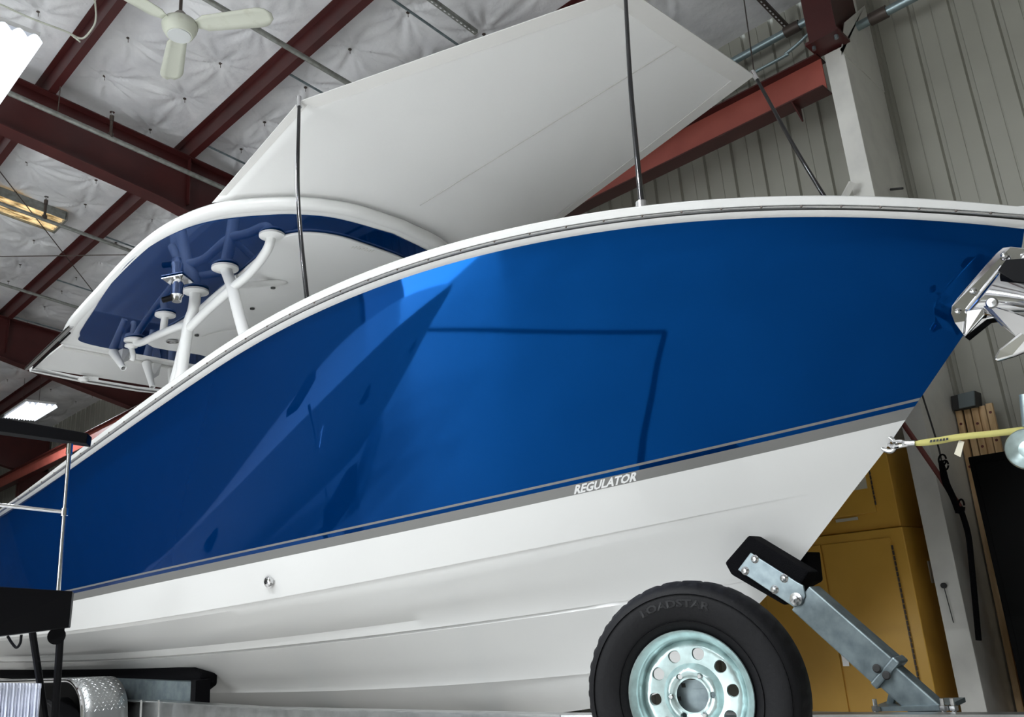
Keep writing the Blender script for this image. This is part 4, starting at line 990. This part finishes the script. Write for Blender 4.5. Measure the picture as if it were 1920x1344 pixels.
# lumber
for i, (xa, ya, tn, lab) in enumerate(((1790, 768, .0, 'leftmost pine board at the wall, its lower end seen left of the black cabinet'), (1806, 767, .012, 'second pine board from the left in the leaning stack'), (1820, 764, .0, 'knotty pine board in the middle of the leaning stack'), (1834, 762, .02, 'pine board set back, second from the right in the leaning stack'), (1847, 757, .0, 'rightmost and tallest pine board in the stack'))):
    A = Px(xa, ya, 6.68+tn); d = np.array([-0.16, 0.0, -A[2]]); b = MB()
    b.frame(A, (0, -0.043, 0), d, (0.035, 0, 0)); o = b.build('pine_board', wood, bevel=0.003)
    tag(o, lab, 'lumber', 'pine boards leaning at the wall')
    for q in ((.05, .19), (.09,), (.13, .055), (.17,), (.12, .03))[i]:
        MB().lathe([(0, .002), (.008, .002), (.010, 0)], A+d*q+np.array([0, -.022, 0]), (-1, 0, 0.06), 12).build('knot', brown, o)
jb = thing('junction_box', Px(1805, 750, 6.7), 'grey electrical box mounted on the wall above the pine boards', 'electrical box')
q = [Px(x, y, 6.62) for x, y in ((1795, 739), (1826, 732), (1828, 760), (1798, 766))]; MB().prism(q, (0.02, 0, 0)).build('lid', grey_plastic, jb, bevel=.004)
q = [Px(x, y, 6.64) for x, y in ((1782, 743), (1828, 732), (1831, 762), (1787, 770))]; MB().prism(q, (0.14, 0, 0)).build('housing', ink, jb, bevel=.004)
# black cabinet
kc = thing('black_cabinet', (6.2, 1.2, 0), 'tall matte black cabinet cut off by the right edge', 'cabinet')
MB().span((5.9, 0.3, 0), (6.46, 1.665, 1.80)).build('body', cab_black, kc, bevel=.006)
MB().span((5.888, 0.9, .08), (5.9, 1.63, 1.75)).build('door', cab_black, kc, bevel=.003)
# small column details
o = MB().tube([(5.99, 2.0, 1.03), (5.97, 2.0, 1.03)], .018, 10).tube([(5.98, 2.0, 1.02), (5.985, 1.99, .8)], .003, 5).build('cable_hook', ink); attach(o, root0)
o = MB().tube([(6.35, 1.90, 3.95), (6.30, 1.80, 3.9)], .010, 6).build('wall_peg', ink); attach(o, root0)
tag(MB().frame(Px(1578, 372, 5.9), (0, -.05, .02), (0, 0.02, -.03), (.02, 0, 0)).tube([Px(1582, 372, 5.9), Px(1598, 342, 5.9)], .03, 4).build('white_bracket', col_white), 'short white diagonal bracket left of the white column', 'bracket')

# ================================================================ LOWER LEFT FOREGROUND
rack = thing('display_rack', (0, 0, 0), 'black display rack with chrome posts at the lower left edge', 'display rack')
q0 = Pb(130, 960, 2.55)                                   # post position
dep = float((RC.T @ (q0-EYE))[2])
def Pd(px, py, k=1.0): return EYE+ray(px, py)*(-dep*k)/float(-(RC.T @ ray(px, py))[2])
ROOT[rack.name] = (0, 0, 0)
bt_ = [Pd(-60, 772, 1.0), Pd(165, 812, 1.08), Pd(162, 831, 1.08), Pd(-60, 800, 1.0)]
MB().prism(bt_, (0.06, 0.10, 0)).build('top_rail', black, rack, bevel=.004)
topP = Pd(131, 832, 1.05); botP = np.array([topP[0], topP[1], 0.0])
MB().tube([topP, np.array([topP[0], topP[1], Pd(104, 1120, 1.05)[2]])], .0115, 14).build('chrome_post', steel, rack, smooth=True)
MB().tube([topP-np.array([0, 0, .06]), topP], .017, 14).build('post_collar', chrome, rack, smooth=True)
zq = Pd(118, 966, 1.05)[2]; jn = np.array([topP[0], topP[1], zq]); MB().tube([jn, Pd(-60, 940, .98)], .010, 12).build('cross_rod', chrome, rack, smooth=True)
MB().tube([jn-np.array([0, 0, .02]), jn+np.array([0, 0, .02])], .019, 12).build('rod_clamp', chrome, rack, smooth=True)
bx = [Pd(-60, 1096, .90), Pd(136, 1108, .99), Pd(129, 1176, .99), Pd(-60, 1200, .90)]
MB().prism(bx, (0.05, 0.12, 0)).build('shelf_box', black, rack, bevel=.004)
for (a_, c_, wd) in (((60, 1180), (78, 1300), 0.03), ((114, 1178), (106, 1300), 0.032)):
    A = Pd(*a_, 1.0); B2 = Pd(*c_, 1.0); B2 = A+(B2-A)*(A[2]/(A[2]-B2[2])); MB().tube([A, B2], wd/1.6, 8).build('leg', black, rack, smooth=True)
MB().tube(bez([Pd(14, 1192, 1), Pd(22, 1205, 1), Pd(31, 1214, 1), Pd(38, 1205, 1), Pd(40, 1190, 1)], 5), .007, 8).build('cable_loop', black, rack, smooth=True)
MB().lathe([(0, 0), (.045, 0), (.045, .05), (0, .05)], Pd(106, 1192, 1.0), unit(Pd(106, 1192, .9)-Pd(106, 1192, 1)), 20).build('caster', black, rack, smooth=True)
# white skirted table
tbn = thing('skirted_table', Pd(20, 1340, .9)*np.array([1, 1, 0]), 'table with a pleated pale skirt in the bottom left corner', 'table')
A = Pd(-120, 1279, .92); B2 = Pd(78, 1281, .98); rows = []; n = 160; dd = (B2-A); sn_ = unit(np.cross(dd, (0, 0, 1)))
for zz, amp in ((0, .004), (.02, .006), (.10, .006), (.12, .010), (.3, .018), (A[2], .022)):
    rows.append([A+dd*(i/n)+sn_*amp*(math.sin(i*1.25)+.5*math.sin(i*.55))+np.array([0, 0, -zz]) for i in range(n+1)])
MB().grid(rows).build('skirt', skirt_m, tbn, smooth=True, angle=80, solid=.002)
sb_ = np.array([-sn_[0], -sn_[1], 0]) if (sn_ @ (A-EYE)) < 0 else sn_
MB().frame(A-np.array([0, 0, .025]), dd, sb_*.30, (0, 0, .02)).build('tabletop', skirt_m, tbn)

# black tape line on the floor, an L whose corner lies beside the camera
def tape(A, B2, wd=.085):
    A = np.array([*A, .0]); B2 = np.array([*B2, .0]); d = unit(B2-A); q = np.array([-d[1], d[0], 0])*wd/2; return A-q, A+q, B2+q, B2-q
tb_ = MB()
for A, B2 in (((-.16, .80), (-7.4, 6.65)), ((-.16, .80), (1.9, 2.55))):
    tb_.prism([p+np.array([0, 0, .001]) for p in tape(A, B2)], (0, 0, .004))
tag(tb_.build('floor_tape', carpet), 'black L-shaped tape line on the floor, mirrored as a dark line in the topsides', 'floor tape')
# ---------------------------------------------------------------- second boat beside the camera, mirrored in the blue topsides
def W2(s_, b_, z_): return np.array([-2.3+b_, 3.9+s_, z_])
b2o = thing('boat', W2(5, 0, .4), 'white boat on the near side, seen only as a reflection in the blue topsides', 'boat')
b = MB()
for sg in (1, -1):
    b.grid([[W2(c[i, 0], sg*max(c[i, 1], 0)*.85, c[i, 2]*.5) for c in (Ls['keel'], k2, ch, sb, between(st_, bt, .5, .05), bt, sh)] for i in range(0, NT, 2)])
b.build('hull', white_gel, b2o, smooth=True, angle=30)
b = MB(); b.grid([[W2(sh[i, 0], q*max(sh[i, 1], 0)*.85, sh[i, 2]*.5) for q in (-1, 0, 1)] for i in range(0, NT, 2)]); b.build('deck', white_gel, b2o)
for s_ in (1.0, 1.9, 5.0):
    zq = 1.12; i = float(np.interp(s_, sb[:, 0], np.arange(NT))); bb = .85*float(lerp_row(between(st_, bt, .5, .05), i)[1])
    MB().lathe([(0, .02), (.16, .02), (.18, 0)], W2(s_, bb+.01, zq), (1, 0, 0), 24, closed=True).build('porthole', dark_glass, b2o)
b = MB()
for s_ in (2, 5, 8): b.span(W2(s_, -.9, 0), W2(s_+.2, .9, .22))
b.build('cradle', galv, b2o)
